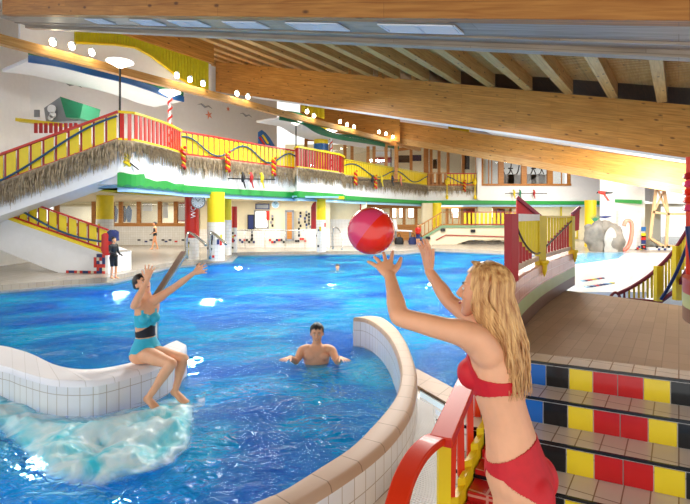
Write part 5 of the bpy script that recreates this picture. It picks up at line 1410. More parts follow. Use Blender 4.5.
def hand(mb, wr, d, palm_n, side, s=1.0, curl=.25, spread=.2, thumb=1):
    """wr wrist point, d direction of the hand, palm_n direction the palm faces, side = thumb side direction"""
    d = d.normalized(); side = (side-d*side.dot(d)).normalized(); pn = d.cross(side); pn = pn if pn.dot(palm_n) > 0 else -pn
    L = .085*s
    rows = []
    for t, w, h in ((-.15, .022, .019), (.15, .028, .018), (.5, .036, .016), (.85, .040, .014), (1.02, .036, .011)):
        rows.append((wr+d*L*t, side*w*s, pn*h*s))
    mb.loft(rows)
    for i, (o, ln) in enumerate(((.030, .070), (.010, .079), (-.010, .073), (-.029, .058))):
        b = wr+d*L*.8+side*o*s; a = (o/.03)*spread; fd = (d*math.cos(a)+side*math.sin(a)).normalized()
        c1 = curl*.6; p = [b]
        cur = fd; q = b+fd*L*.2; p.append(q)
        for k, seg in enumerate((.45, .32, .23)):
            ang = c1*(k+1)
            cur = (fd*math.cos(ang)+pn*math.sin(ang)).normalized(); q = q+cur*ln*seg*s; p.append(q)
        limb(mb, p, [.0095*s, .0095*s, .009*s, .0082*s, .007*s], side, 1, 3)
    b = wr+d*L*.2+side*.02*s; td = (d*.65+side*.75+pn*.2).normalized(); q1 = b+td*.04*s; q2 = q1+(td+d*.35).normalized()*.032*s; q3 = q2+(td+d*.6).normalized()*.025*s
    limb(mb, [b, q1, q2, q3], [.015*s, .0125*s, .0105*s, .0085*s], side, 1, 3)
def foot(mb, an, d, s=1.0, up=V3(0, 0, 1)):
    d = d.normalized(); side = d.cross(up).normalized(); upn = side.cross(d)
    rows = []
    for t, w, h, dz in ((-.055, .022, .02, -.045), (-.04, .034, .045, -.03), (0, .036, .05, -.022), (.05, .038, .040, -.034), (.10, .045, .026, -.048), (.145, .042, .018, -.056), (.17, .028, .011, -.06)):
        rows.append((an+d*t*s+upn*dz*s, side*w*s, upn*h*s))
    mb.loft(rows)
    for i in range(5): limb(mb, [an+d*.15*s+upn*-.058*s+side*(-.034+.017*i)*s, an+d*(.185-.006*abs(i-1))*s+upn*-.061*s+side*(-.036+.018*i)*s], [.010*s, .008*s], side, 1, 2)
def headmesh(mb, c, up, f, s=1.0):
    """c centre, up, f facing"""
    up = up.normalized(); f = (f-up*f.dot(up)).normalized(); sd = up.cross(f)
    ax = (sd, f, up)
    P = lambda x, y, z: c+sd*x*s+f*y*s+up*z*s
    mb.ell(P(0, -.012, .028), .076*s, .094*s, .088*s, ax, 24, 16)          # skull
    rows = []
    for z, w, d0, d1 in ((.03, .070, -.05, .082), (0, .068, -.045, .086), (-.03, .062, -.02, .085), (-.06, .052, .0, .083), (-.085, .040, .02, .083), (-.105, .026, .045, .079), (-.113, .012, .056, .073)):
        rows.append((P(0, (d0+d1)/2, z), sd*w*s, f*((d1-d0)/2)*s))
    mb.loft(rows)
    mb.loft([(P(0, .085, .02), sd*.009*s, f*.006*s), (P(0, .097, -.005), sd*.010*s, f*.010*s), (P(0, .104, -.022), sd*.015*s, f*.014*s), (P(0, .094, -.034), sd*.016*s, f*.010*s), (P(0, .084, -.038), sd*.008*s, f*.005*s)])   # nose
    mb.ell(P(0, .084, -.058), .024*s, .009*s, .010*s, ax, 12, 8)        # lips mound
    mb.ell(P(0, .074, -.095), .018*s, .014*s, .014*s, ax, 12, 8)        # chin
    for sg in (-1, 1):
        mb.ell(P(sg*.030, .076, .028), .020*s, .008*s, .006*s, ax, 10, 8)   # brow
        mb.ell(P(sg*.036, .068, -.022), .020*s, .014*s, .018*s, ax, 10, 8)  # cheek
        mb.ell(P(sg*.076, -.005, -.005), .008*s, .020*s, .032*s, ax, 10, 8) # ear
    return P, ax
def face(parent, P, ax, s, iris='black', smile=0):
    mb = MB()
    for sg in (-1, 1): mb.ell(P(sg*.031, .0785, .006), .0125*s, .006*s, .0065*s, ax, 12, 8)
    mb.build('eye_whites', M['eyewhite'], parent, smooth='all')
    mb = MB()
    for sg in (-1, 1): mb.ell(P(sg*.031, .0842, .006), .0055*s, .002*s, .0055*s, ax, 10, 6)
    mb.build('irises', M['darkhair'], parent, smooth='all')
    mb = MB()
    for sg in (-1, 1): mb.tube([P(sg*.046, .079, .026), P(sg*.031, .086, .031), P(sg*.014, .087, .027)], [.002*s, .004*s, .003*s], 6)
    mb.build('eyebrows', M['darkhair'], parent, smooth='all')
    mb = MB(); mb.tube([P(-.024, .084, -.055+smile*.004), P(-.012, .0925, -.059), P(0, .094, -.060), P(.012, .0925, -.059), P(.024, .084, -.055+smile*.004)], [.002*s, .005*s, .006*s, .005*s, .002*s], 8)
    mb.build('lips', M['lips'], parent, smooth='all')
    if smile:
        mb = MB(); mb.tube([P(-.016, .0925, -.056), P(0, .0985, -.0585), P(.016, .0925, -.056)], [.002*s, .0035*s, .002*s], 6); mb.build('teeth', M['eyewhite'], parent, smooth='all')
def fuse(mb, voxel, mat, name, parent, smooth=6, keep=None, extra=0):
    o = mb.build(name, mat, None)
    rm = o.modifiers.new('r', 'REMESH'); rm.mode = 'VOXEL'; rm.voxel_size = voxel
    sm = o.modifiers.new('s', 'SMOOTH'); sm.factor = .5; sm.iterations = smooth
    me = evalmesh(o); old = o.data; o.modifiers.clear(); o.data = me; bpy.data.meshes.remove(old)
    if keep:
        vg = o.vertex_groups.new(name='soft')
        for v in me.vertices:
            w_ = min(max(0, min(1, ((v.co-c_).length-r_)/(.4*r_))) for c_, r_ in keep)
            if w_ > 0: vg.add([v.index], w_, 'REPLACE')
        sm = o.modifiers.new('s', 'SMOOTH'); sm.factor = .5; sm.iterations = extra; sm.vertex_group = 'soft'
        me = evalmesh(o); old = o.data; o.modifiers.clear(); o.data = me; bpy.data.meshes.remove(old)
    for p in me.polygons: p.use_smooth = True
    if parent: o.parent = parent; o.matrix_parent_inverse = parent.matrix_basis.inverted()
    return o
def cloth(body, pred, off, mat, name, parent, th=.0):
    """garment cut from the body surface: keeps vertices with pred(co)>0, edge vertices snapped towards the hem"""
    bm = bmesh.new(); bm.from_mesh(body.data); bm.normal_update()
    val = {v: pred(v.co) for v in bm.verts}
    # snap: move just-outside vertices on the boundary onto the zero level
    dele = [f for f in bm.faces if all(val[v] <= 0 for v in f.verts)]
    bmesh.ops.delete(bm, geom=dele, context='FACES')
    for v in list(bm.verts):
        if not v.link_faces: bm.verts.remove(v); continue
    newpos = {}
    for v in bm.verts:
        if val[v] <= 0:
            best = None
            for ed in v.link_edges:
                w = ed.other_vert(v)
                if val[w] > 0:
                    t = val[v]/(val[v]-val[w]); q = v.co.lerp(w.co, t)
                    if best is None or t < best[0]: best = (t, q)
            if best: newpos[v] = best[1]
    for v, q in newpos.items(): v.co = q
    for v in bm.verts: v.co = v.co+v.normal*off
    me = bpy.data.meshes.new(name); bm.to_mesh(me); bm.free()
    me.materials.clear(); me.materials.append(mat)
    for p in me.polygons: p.use_smooth = True; p.material_index = 0
    o = bpy.data.objects.new(name, me); COL.objects.link(o)
    sd = o.modifiers.new('thick', 'SOLIDIFY'); sd.thickness = th or off*1.2; sd.offset = -1
    if parent: o.parent = parent; o.matrix_parent_inverse = parent.matrix_basis.inverted()
    return o
def frame(c, up, f):
    up = up.normalized(); f = (f-up*f.dot(up)).normalized(); s = up.cross(f)   # s = the person's left is -s? (right-handed: up x f = left)
    return lambda co: ((co-c).dot(s), (co-c).dot(f), (co-c).dot(up))

# ---------------------------------------------------------------- throwing woman
Yw = 2.0
def W(px, py, Y=Yw): return at(px, py, Y)
f = V3(-.88, .47, 0); f.normalize(); left = V3(0, 0, 1).cross(f)      # up x facing = person's left
pw = empty('person', V3(.74, 2.0, .12), 'blond woman in a red bikini throwing a red ball with both arms up', 'person')
mb = MB()
pel, wai, che, uch, nck = W(518, 472), W(508, 424), W(496, 377), W(493, 345), W(492, 318)
lf = (left*.96+f*.05).normalized()
rows = [(W(521, 500), left, .150, f, .105), (W(520, 483), left, .172, f, .128), (pel, left, .174, f, .130), (W(514, 452), left, .150, f, .112), (wai, left, .120, f, .098), (W(500, 398), left, .128, f, .098), (che, left, .145, f, .108), (W(494, 358), left, .158, f, .105), (uch, left, .150, f, .085), (W(492, 330), left, .085, f, .065), (nck, left, .048, f, .050), (W(488, 305), left, .045, f, .048)]
torso(mb, rows)
# buttocks & bust
for sg in (-1, 1):
    mb.ell(W(520, 483)+left*.075*sg-f*.055, .085, .085, .095, n=16, k=12)
    mb.ell(che+left*.066*sg+f*.082+V3(0, 0, .022), .060, .060, .062, n=16, k=12)
shL = W(474, 337, 1.86); elL = W(399, 317, 1.84); wrL = W(390, 276, 2.02)
shR = W(487, 330, 2.13); elR = W(449, 301, 2.30); wrR = W(429, 271, 2.40)
limb(mb, [uch+left*.08, uch+left*.13, shL, lerp(shL, elL, .45), lerp(shL, elL, .85), elL], [.06, .062, .055, .045, .039, .037], f)
limb(mb, [elL, lerp(elL, wrL, .3), lerp(elL, wrL, .7), wrL], [.037, .038, .029, .024], f)
limb(mb, [uch-left*.08, uch-left*.13, shR, lerp(shR, elR, .45), lerp(shR, elR, .85), elR], [.06, .062, .055, .045, .039, .037], f)
limb(mb, [elR, lerp(elR, wrR, .3), lerp(elR, wrR, .7), wrR], [.037, .038, .029, .024], f)
ballc = at(371, 231, 2.27)
for sg, sh_, el_ in ((1, shL, elL), (-1, shR, elR)):
    limb(mb, [che+left*.075*sg+V3(0, 0, .02), uch+left*.10*sg-V3(0, 0, .01), lerp(sh_, el_, .12), lerp(sh_, el_, .45)], [.065, .068, .054, .042], f)
hand(mb, wrL, at(378, 252, 2.14)-wrL, (ballc-wrL), V3(1, 0, .3), 1.0, .22, .42)
hand(mb, wrR, at(425, 245, 2.44)-wrR, V3(-1, .3, 0), V3(.3, -.6, .3), 1.0, .2, .12)
fz = .14
for sg, dx in ((1, 0), (-1, .02)):
    hip = W(521, 488)+left*.082*sg; kn = V3(hip.x-.02+dx, hip.y, .62)+f*.02; an = V3(hip.x+.03+dx, hip.y, .205)
    limb(mb, [hip, lerp(hip, kn, .35), lerp(hip, kn, .75), kn], [.096, .088, .066, .056], f)
    limb(mb, [kn, lerp(kn, an, .3)-f*.015, lerp(kn, an, .7), an], [.055, .056, .040, .034], f); foot(mb, an, f)
hc = W(484, 292, 1.99); hup = V3(.10, 0, 1).normalized(); hf = V3(-.93, .42, .05)
limb(mb, [nck, W(488, 306), hc-hup*.06], [.047, .044, .045], f)
Ph, axh = headmesh(mb, hc, hup, hf, 1.0)
bw = fuse(mb, .0042, M['skin'], 'body', pw, 5, [(hc, .10), (lerp(wrL, at(378, 252, 2.14), .6), .10), (lerp(wrR, at(425, 245, 2.44), .6), .10)], 30)
face(pw, Ph, axh, 1.0)
FB = frame(che, V3(.02, 0, 1), f); FP = frame(W(520, 478), V3(-.10, 0, 1), f)
def bra(co):
    s, g, h = FB(co)
    if abs(s) > .20 or h > .188 or h < -.2 or (co-hc).length < .155: return -1
    if (co-shL).length < .07 or (co-shR).length < .07: return -1
    q_ = max(0, min(1, (g+.04)/.10)); band_ = min(h+.030+.022*q_, .020+.01*q_-h)
    cup = -1
    for sg in (-1, 1):
        if g > .02: cup = max(cup, .076-math.hypot(s-.066*sg, (h-.022)*.9))
    strap = -1
    if h > .02 and abs(s) < .13:
        off = .085 if g < 0 else .085
        strap = .008-abs(abs(s)-off)
    return max(band_, cup, strap)
cloth(bw, bra, .004, M['bikini'], 'bikini_top', pw)
def brief(co):
    s, g, h = FP(co)
    if abs(s) > .24 or h < -.2: return -1
    top = max(.10, .145-.42*g)-h
    leg_ = h-(.07-.65*max(0, .03-g))+1.2*max(0, .09-abs(s))
    return min(top, leg_)
cloth(bw, brief, .004, M['bikini'], 'bikini_bottom', pw)
# hair: skull cap volume + wavy strands
mb = MB()
hb = -hf.copy(); hb.z = 0; hb.normalize(); hs = V3(0, 0, 1).cross(hb).normalized()
capm = MB()
capm.ell(hc+hup*.036+hb*.018, .086, .104, .094, (axh[0], axh[1], axh[2]), 28, 18)
capm.loft([(hc+hup*.05+hb*.03, hs*.07, hb*.07), (hc+hup*.0+hb*.045, hs*.085, hb*.062), (hc-hup*.08+hb*.06, hs*.085, hb*.045), (W(505, 322, 1.97), hs*.082, hb*.065), (W(511, 346, 1.96), hs*.072, hb*.050), (W(515, 362, 1.955), hs*.05, hb*.026)])
ob = capm.build('hair_core', M['blond'], None)
rm = ob.modifiers.new('r', 'REMESH'); rm.mode = 'VOXEL'; rm.voxel_size = .005; sm_ = ob.modifiers.new('s', 'SMOOTH'); sm_.iterations = 8
me = evalmesh(ob); bpy.data.objects.remove(ob)
Fh = frame(hc, hup, hf)
bm = bmesh.new(); bm.from_mesh(me)
kill = [f_ for f_ in bm.faces if (lambda q: (q[1] > .048 and q[2] < .075) or (q[1] > .0 and q[2] < -.02))(Fh(f_.calc_center_median()))]
bmesh.ops.delete(bm, geom=kill, context='FACES'); bm.to_mesh(me); bm.free()
hmb = MB()
base = len(hmb.v); hmb.v += [tuple(v.co) for v in me.vertices]
for p in me.polygons: hmb.f.append([base+i for i in p.vertices]); hmb.uv.append(None); hmb.m.append(0)
rnd = random.Random(11)
for i in range(620):
    th = rnd.uniform(-1.95, 1.95)                # angle around from the back
    dirh = hb*math.cos(th)+hs*math.sin(th)
    lift = rnd.uniform(.2, 1)
    part = hc+hup*(.122)+hf*(.03+.03*rnd.random())+hs*rnd.gauss(0, .008)
    if rnd.random() < .5: part = hc+hup*(.036+.095*math.cos(lift*.9))+dirh*.09*math.sin(lift*.9)
    m1 = hc+hup*.07+dirh*(.088 if abs(th) < 1.4 else .082)+hb*.012
    m2 = hc+hup*(-.01)+dirh*(.098 if abs(th) < 1.3 else .088)+hb*(.02 if abs(th) < 1.3 else .0)
    s_ = math.sin(th)
    nap = W(497, 314, 1.97)+hs*s_*.095+hb*.085*math.cos(th)+V3(0, 0, rnd.uniform(-.01, .01))
    if abs(th) > 1.3: nap = nap+hf*.06*(abs(th)-1.2)
    L = rnd.uniform(.45, 1.12)
    mid = W(508, 347, 1.96)+hs*(s_*.09+rnd.gauss(0, .008))+hb*(.065*math.cos(th)+rnd.gauss(0, .008))
    end = lerp(mid, W(514, 390, 1.955)+hs*(s_*.078+rnd.gauss(0, .014))+hb*(.045*math.cos(th)+rnd.gauss(0, .012)), L)
    pts = smoothpath([part, m1, m2, nap, mid, end], 5)
    ph = rnd.uniform(0, 6.28); fr = rnd.uniform(.7, 1.1); n = len(pts); rad = []
    for k in range(n):
        t = k/(n-1); w_ = .0015+.010*max(0, t-.3)
        pts[k] = pts[k]+hs*math.sin(ph+k*fr)*w_+hb*math.cos(ph*1.7+k*fr)*w_
        rad.append((.0032 if t < .85 else .0032*(1-t)/.15+.0006)*rnd.uniform(.8, 1.1))
    hmb.tube(pts, rad, 5)
hmb.build('long_hair', M['blond'], pw, smooth='all', fix=False)
# the ball
bl = empty('beach_ball', ballc, 'red and pink beach ball in the air at the throwing woman\'s fingertips', 'ball')
r_ = .112
for k in range(6):
    mb = MB(); n = 9; rows_ = 14
    a0 = k*math.pi/3+.3; tilt = Matrix.Rotation(R(35), 3, 'Y') @ Matrix.Rotation(R(20), 3, 'X')
    g_ = [[ballc+tilt @ V3(r_*math.sin(math.pi*j/rows_)*math.cos(a0+math.pi/3*i/n), r_*math.sin(math.pi*j/rows_)*math.sin(a0+math.pi/3*i/n), r_*math.cos(math.pi*j/rows_)) for i in range(n+1)] for j in range(rows_+1)]
    for j in range(rows_):
        for i in range(n):
            q = [g_[j][i], g_[j+1][i], g_[j+1][i+1], g_[j][i+1]]
            mb.quad(q)
    o = mb.build('gore', M['ball' if k % 3 else 'pink'], bl, smooth='all')
mb = MB(); tl_ = tilt @ V3(0, 0, 1); mb.ell(ballc+tl_*r_, .014, .014, .005, n=12, k=6); mb.build('valve', M['white'], bl)

# ---------------------------------------------------------------- sitting woman
ps = empty('person', V3(-2.25, 5.35, .39), 'dark-haired woman in a turquoise swimsuit sitting on the white wall with raised arms', 'person')
Ys = 5.45
def S(px, py, Y=Ys): return at(px, py, Y)
f = V3(.75, -.66, 0).normalized(); left = V3(0, 0, 1).cross(f); ff = V3(.55, -.7, 0.0).normalized()
mb = MB(); sc = 1.06
torso(mb, [(S(147, 361), left, .150, f, .10), (S(146, 354), left, .172, f, .125), (S(146, 347), left, .160, f, .118), (S(145.5, 337), left, .108, f, .084), (S(145, 328), left, .108, f, .084), (S(146, 319), left, .126, f, .095), (S(147, 311), left, .140, f, .090), (S(147.5, 304), left, .140, f, .076), (S(148, 299.5), left, .085, f, .062), (S(147.5, 296), left, .05, f, .05), (S(146.5, 292), left, .046, f, .048)])
for sg in (-1, 1):
    mb.ell(S(146.5, 317.5)+left*.062*sg+f*.078, .054, .054, .054, n=16, k=12)
    mb.ell(S(146, 355)+left*.08*sg-f*.04, .09, .09, .09, n=14, k=10)
shR = S(137, 303.5, 5.36); elR = S(134, 306, 5.08); wrR = S(147.5, 280, 5.18)
shL = S(160, 297, 5.45); elL = S(177, 285.5, 5.45); wrL = S(194, 273, 5.40)
ucs = S(147.5, 304)
limb(mb, [lerp(ucs, shR, .5), shR, lerp(shR, elR, .5), elR], [.06, .054, .046, .039], f)
limb(mb, [elR, lerp(elR, wrR, .3), lerp(elR, wrR, .7), wrR], [.039, .040, .031, .025], f)
limb(mb, [lerp(ucs, shL, .5), shL, lerp(shL, elL, .5), elL], [.06, .054, .044, .038], f)
limb(mb, [elL, lerp(elL, wrL, .3), lerp(elL, wrL, .7), wrL], [.038, .039, .030, .025], f)
hand(mb, wrR, S(149.5, 269, 5.2)-wrR, V3(.3, 1, 0), V3(-1, 0, .2), 1.05, .2, .3)
hand(mb, wrL, S(206, 268, 5.38)-wrL, V3(.2, .2, 1), V3(0, .2, 1), 1.05, .15, .3)
hipR = S(145, 354, 5.38); knR = S(172, 364, 5.08); anR = S(148, 398, 5.02)
hipL = S(150, 352, 5.50); knL = S(184, 359, 5.22); anL = S(175, 391, 5.20)
for hip, kn, an, fd in ((hipR, knR, anR, V3(.85, -.5, -.35)), (hipL, knL, anL, V3(.85, -.5, -.3))):
    limb(mb, [hip, lerp(hip, kn, .35), lerp(hip, kn, .78), kn], [.095, .085, .064, .056], V3(0, 0, 1))
    limb(mb, [kn, lerp(kn, an, .3)+V3(-.012, .012, 0), lerp(kn, an, .7), an], [.055, .056, .040, .033], V3(1, 0, 0)); foot(mb, an, fd, 1.0, V3(0, -.4, 1).normalized())
hc = S(142.5, 284, 5.42); hup = V3(-.35, .12, .93).normalized(); hf = V3(.72, -.55, .42)
limb(mb, [S(147.5, 297), S(145.5, 291), hc-hup*.05], [.05, .046, .048], f)
Ph, axh = headmesh(mb, hc, hup, hf, 1.0)
bs = fuse(mb, .007, M['skin2'], 'body', ps, 4); face(ps, Ph, axh, 1.0)
def haircap(parent, Ph, axh, c, s, mat, name='hair', back=.0, fringe_=.06, bun=None):
    m = MB(); m.ell(Ph(0, -.020, .036), .086*s, .102*s, .094*s, axh, 28, 20)
    if bun: m.ell(Ph(*bun[:3]), bun[3]*s, bun[3]*s, bun[3]*s, axh, 16, 12)
    o = m.build('tmp', mat); rm = o.modifiers.new('r', 'REMESH'); rm.mode = 'VOXEL'; rm.voxel_size = .006*s
    me = evalmesh(o); bpy.data.objects.remove(o); sd, ff_, up_ = axh
    bm = bmesh.new(); bm.from_mesh(me)
    kill = []
    for fc in bm.faces:
        q = fc.calc_center_median()-c; y = q.dot(ff_)/s; z = q.dot(up_)/s; x = q.dot(sd)/s
        lim = fringe_+.010*math.sin(x*140)
        if (y > .030 and z < lim) or (y > -.01 and z < .0+.02*math.sin(y*60)) or z < -.062: kill.append(fc)
    bmesh.ops.delete(bm, geom=kill, context='FACES')
    for v in bm.verts:
        v.co += v.normal*noise.noise(v.co*90)*.004*s
    bm.to_mesh(me); bm.free()
    for p in me.polygons: p.use_smooth = True
    me.materials.clear(); me.materials.append(mat)
    o = bpy.data.objects.new(name, me); COL.objects.link(o); sd_ = o.modifiers.new('t', 'SOLIDIFY'); sd_.thickness = .008*s; sd_.offset = -1
    o.parent = parent; o.matrix_parent_inverse = parent.matrix_basis.inverted(); return o
haircap(ps, Ph, axh, hc, 1.0, M['darkhair'], bun=(0, -.125, .01, .04))
FS = frame(S(145.5, 337), V3(0, 0, 1), f)
def suit(co, part):
    s, g, h = FS(co)
    if abs(s) > .23 or h > .33 or h < -.33: return -1
    if (co-shR).length < .085 or (co-shL).length < .085 or (co-elR).length < .12: return -1
    if part == 'top':
        a = min(h-.135, .262-h-.9*max(0, .0-g)) if g < .02 else min(h-.125, .265-h+.02-abs(abs(s)-.06)*.4)
        strap = min(.011-abs(abs(s)-.075), h-.2) if abs(s) < .14 else -1
        return max(a, strap)
    if part == 'mid':       # dark wrap in front, narrowing to the sides
        return min(h-.012+.25*min(0, g-.02), .145-h-.55*abs(s-.02), g+.03)
    if part == 'bottom':
        return min(.0-h, .02+1.0*(h+.2)-g+1.0*max(0, .05-abs(s)), h+.155+.5*max(0, -g))
cloth(bs, lambda c: suit(c, 'top'), .005, M['turq'], 'swimsuit_top', ps)
cloth(bs, lambda c: suit(c, 'mid'), .008, M['black2'] if 'black2' in M else plain('dark_navy_fabric', '#0e1626', .6, .1), 'swimsuit_dark_panel', ps)
cloth(bs, lambda c: suit(c, 'bottom'), .006, M['turq'], 'swimsuit_bottom', ps)

# ---------------------------------------------------------------- man in the water
pm = empty('person', V3(-.38, 6.75, -.4), 'smiling dark-haired man standing chest-deep in the blue water', 'person')
Ym = 6.75
def Q_(px, py, Y=Ym): return at(px, py, Y)
f = V3(.1, -1, 0).normalized(); left = V3(0, 0, 1).cross(f); mb = MB()
c = Q_(317, 350)
torso(mb, [(Q_(316.5, 404), left, .15, f, .10), (Q_(316.5, 396), left, .168, f, .118), (Q_(316.5, 386), left, .155, f, .11), (Q_(316.5, 376), left, .145, f, .10), (Q_(316.5, 366), left, .165, f, .115), (Q_(316.5, 357), left, .190, f, .122), (Q_(316.5, 351), left, .195, f, .11), (Q_(317, 347), left, .15, f, .085), (Q_(317, 344), left, .075, f, .065), (Q_(317, 341), left, .058, f, .058)])
for sg in (-1, 1): mb.ell(Q_(316.5, 355)+left*.085*sg+f*.085, .085, .04, .06, n=14, k=10)
for px_s, px_e, py_e, px_w, py_w, sg in ((302.5, 296, 361.5, 290, 357.5, 1), (331.5, 337.5, 362, 341, 358, -1)):
    sh = Q_(px_s, 350.5, 6.75); el = Q_(px_e, py_e, 6.62); wr = Q_(px_w, py_w, 6.40)
    limb(mb, [Q_(317+(px_s-317)*.6, 349), sh, lerp(sh, el, .5), el], [.07, .066, .055, .043], f)
    limb(mb, [el, lerp(el, wr, .35), lerp(el, wr, .75), wr], [.044, .044, .034, .028], f)
    hand(mb, wr, V3(-.5*sg, -.75, .02), V3(0, 0, -1), V3(.8*sg, -.5, 0), 1.08, .15, .3)
    hip = Q_(316.5, 397)-left*.095*sg*-1*1.0
    hip = Q_(316.5+(-6.5 if sg > 0 else 6.5), 399); kn = V3(hip.x+(-.06 if sg > 0 else .08), hip.y-.12, -.78); an = V3(kn.x, kn.y+.15, -1.2)
    limb(mb, [hip, lerp(hip, kn, .5), kn], [.095, .08, .06], f); limb(mb, [kn, lerp(kn, an, .35), an], [.06, .058, .038], f); foot(mb, an, V3(0, -1, 0))
hc = Q_(317, 333.5, 6.71); hup = V3(0, -.02, 1); hf = V3(.03, -1, .12)
Ph, axh = headmesh(mb, hc, hup, hf, 1.16)
limb(mb, [Q_(317, 345), Q_(317, 341), hc-hup*.06], [.062, .058, .056], f)
bmn = fuse(mb, .007, M['skin2'], 'body', pm, 4); face(pm, Ph, axh, 1.16, smile=1.5); haircap(pm, Ph, axh, hc, 1.16, M['darkhair'], fringe_=.068)
FM = frame(Q_(316.5, 398), V3(0, 0, 1), f)
cloth(bmn, lambda co: (lambda q: min(.10-q[2], q[2]+.14) if abs(q[0]) < .22 else -1)(FM(co)), .006, M['navy'], 'swim_trunks', pm)

# ---------------------------------------------------------------- distant people
def smallperson(px, yh, yf, Y, facing, label, suitfn, skin='skin', pose='walk', hair='darkhair', zf=None):
    top = z_at(yh, Y); zb_ = z_at(yf, Y) if zf is None else zf; H = top-zb_; s = H/1.68; b = V3((px-HX)/F*Y, Y, zb_)
    o = empty('person', b, label, 'person'); f = facing.normalized(); left = V3(0, 0, 1).cross(f); mb = MB()
    P = lambda l, g, h: b+left*l*s+f*g*s+V3(0, 0, h*s)
    torso(mb, [(P(0, 0, .80), left, .13*s, f, .09*s), (P(0, 0, .87), left, .165*s, f, .11*s), (P(0, 0, .95), left, .15*s, f, .10*s), (P(0, 0, 1.05), left, .122*s, f, .09*s), (P(0, 0, 1.17), left, .14*s, f, .10*s), (P(0, 0, 1.29), left, .155*s, f, .10*s), (P(0, 0, 1.37), left, .12*s, f, .075*s), (P(0, 0, 1.41), left, .055*s, f, .05*s), (P(0, 0.01, 1.46), left, .045*s, f, .045*s)])
    st_ = .17 if pose == 'walk' else .03
    for sg in (1, -1):
        hip = P(.085*sg, 0, .86); kn = P(.085*sg, st_*sg*.5+.03, .47); an = P(.08*sg, st_*sg, .08)
        limb(mb, [hip, lerp(hip, kn, .5), kn], [.09*s, .075*s, .055*s], left, 1, 3); limb(mb, [kn, lerp(kn, an, .35), an], [.054*s, .053*s, .034*s], left, 1, 3); foot(mb, an, f, s)
        sh = P(.165*sg, 0, 1.34)
        if pose == 'walk': el = P(.2*sg, -.05*sg, 1.07); wr = P(.18*sg, .15, .98+.02*sg)
        else: el = P(.21*sg, .03, 1.07); wr = P(.12*sg, .2, 1.0)
        limb(mb, [P(.09*sg, 0, 1.34), sh, lerp(sh, el, .5), el], [.055*s, .052*s, .044*s, .038*s], left, 1, 3); limb(mb, [el, wr], [.037*s, .025*s], left, 1, 3)
        hand(mb, wr, f+V3(0, 0, -.4), V3(0, 0, -1), -left*sg, s, .3, .15)
    hc = P(0, .02, 1.565); Ph, axh = headmesh(mb, hc, V3(0, 0, 1), f, s)
    bo = fuse(mb, .014*s, M[skin], 'body', o, 2); haircap(o, Ph, axh, hc, s, M[hair], back=0)
    G = frame(b, V3(0, 0, 1), f)
    for nm, mt, fn in suitfn: cloth(bo, lambda co: (lambda q: fn(q[0]/s, q[1]/s, q[2]/s)*s)(G(co)), .008*s, M[mt], nm, o)
    return o
swim = lambda l, g, h: min(1.30-h, h-.80-.6*max(0, abs(l)-.09)) if abs(l) < .175 else -1
smallperson(155, 222, 247, 30.0*.92, V3(-.8, -.5, 0), 'bather in a black swimsuit walking on the deck before the left windows', [('swimsuit', 'black', swim)], zf=.2)
smallperson(113.5, 237, 278, 14.4, V3(.8, -.3, 0), 'child in a dark shirt and shorts standing at the foot of the lower stairs', [('dark_shirt', 'black', lambda l, g, h: min(1.40-h, h-.85) if abs(l) < .24 else -1), ('shorts', 'black', lambda l, g, h: min(.96-h, h-.5))], pose='stand', zf=.2)
smallperson(418, 224, 241, 32.0, V3(-.3, -.9, 0), 'person in a red shirt standing by the cafe at the foot of the bridge stairs', [('red_shirt', 'red', lambda l, g, h: min(1.40-h, h-.85) if abs(l) < .24 else -1), ('shorts', 'navy', lambda l, g, h: min(.96-h, h-.5))], pose='stand', zf=.2)
# swimmers: only head and shoulders above the water
def swimmer(px, py, Y, label, f=V3(0, -1, 0)):
    b = at(px, py, Y); b.z = 0; o = empty('person', b, label, 'person'); f = f.normalized(); left = V3(0, 0, 1).cross(f); mb = MB()
    P = lambda l, g, h: b+left*l+f*g+V3(0, 0, h)
    torso(mb, [(P(0, -.25, -.75), left, .14, f, .10), (P(0, -.15, -.5), left, .13, f, .09), (P(0, -.06, -.28), left, .16, f, .10), (P(0, 0, -.13), left, .17, f, .09), (P(0, 0, -.04), left, .07, f, .06), (P(0, 0.01, .03), left, .05, f, .05)])
    for sg in (1, -1):
        limb(mb, [P(.1*sg, 0, -.12), P(.19*sg, 0, -.14), P(.26*sg, .15, -.25), P(.22*sg, .38, -.12)], [.06, .055, .045, .03], left); hand(mb, P(.22*sg, .38, -.12), f, V3(0, 0, -1), -left*sg, 1, .2, .2)
        limb(mb, [P(.08*sg, -.25, -.72), P(.1*sg, -.45, -1.0), P(.1*sg, -.8, -1.15)], [.09, .06, .035], left)
    hc = P(0, .02, .12); Ph, axh = headmesh(mb, hc, V3(0, 0, 1), f, 1.0)
    bo = fuse(mb, .012, M['skin2'], 'body', o, 3); haircap(o, Ph, axh, hc, 1, M['darkhair'])
    return o
swimmer(337.5, 270, 18.5, 'far swimmer with only a dark-haired head above the blue water in mid-pool')
swimmer(198.5, 268, 18.6, 'swimmer\'s dark head just beyond the sitting woman\'s outstretched hand', V3(.6, -.5, 0))
# red and blue towels on the stair post
for x, y, c_, lab, w in ((107, 241, 'red', 'red life jacket hanging at the foot of the lower stair railing', .34), (113, 238, 'navy', 'purple-blue towel hanging beside the red life jacket', .36)):
    p = at(x, y, 15.3); mb = MB(); mb.loft([(p+V3(0, 0, z), V3(rx, 0, 0), V3(0, .12, 0)) for z, rx in ((-.45 if c_ == 'red' else -.1, w*.3), (-.3 if c_ == 'red' else -.08, w*.55), (.0, w*.5), (.2, w*.5), (.26, w*.2))])
    tag(mb.build('life_jacket' if c_ == 'red' else 'towel', M[c_], smooth=True), lab, 'life jacket' if c_ == 'red' else 'towel')
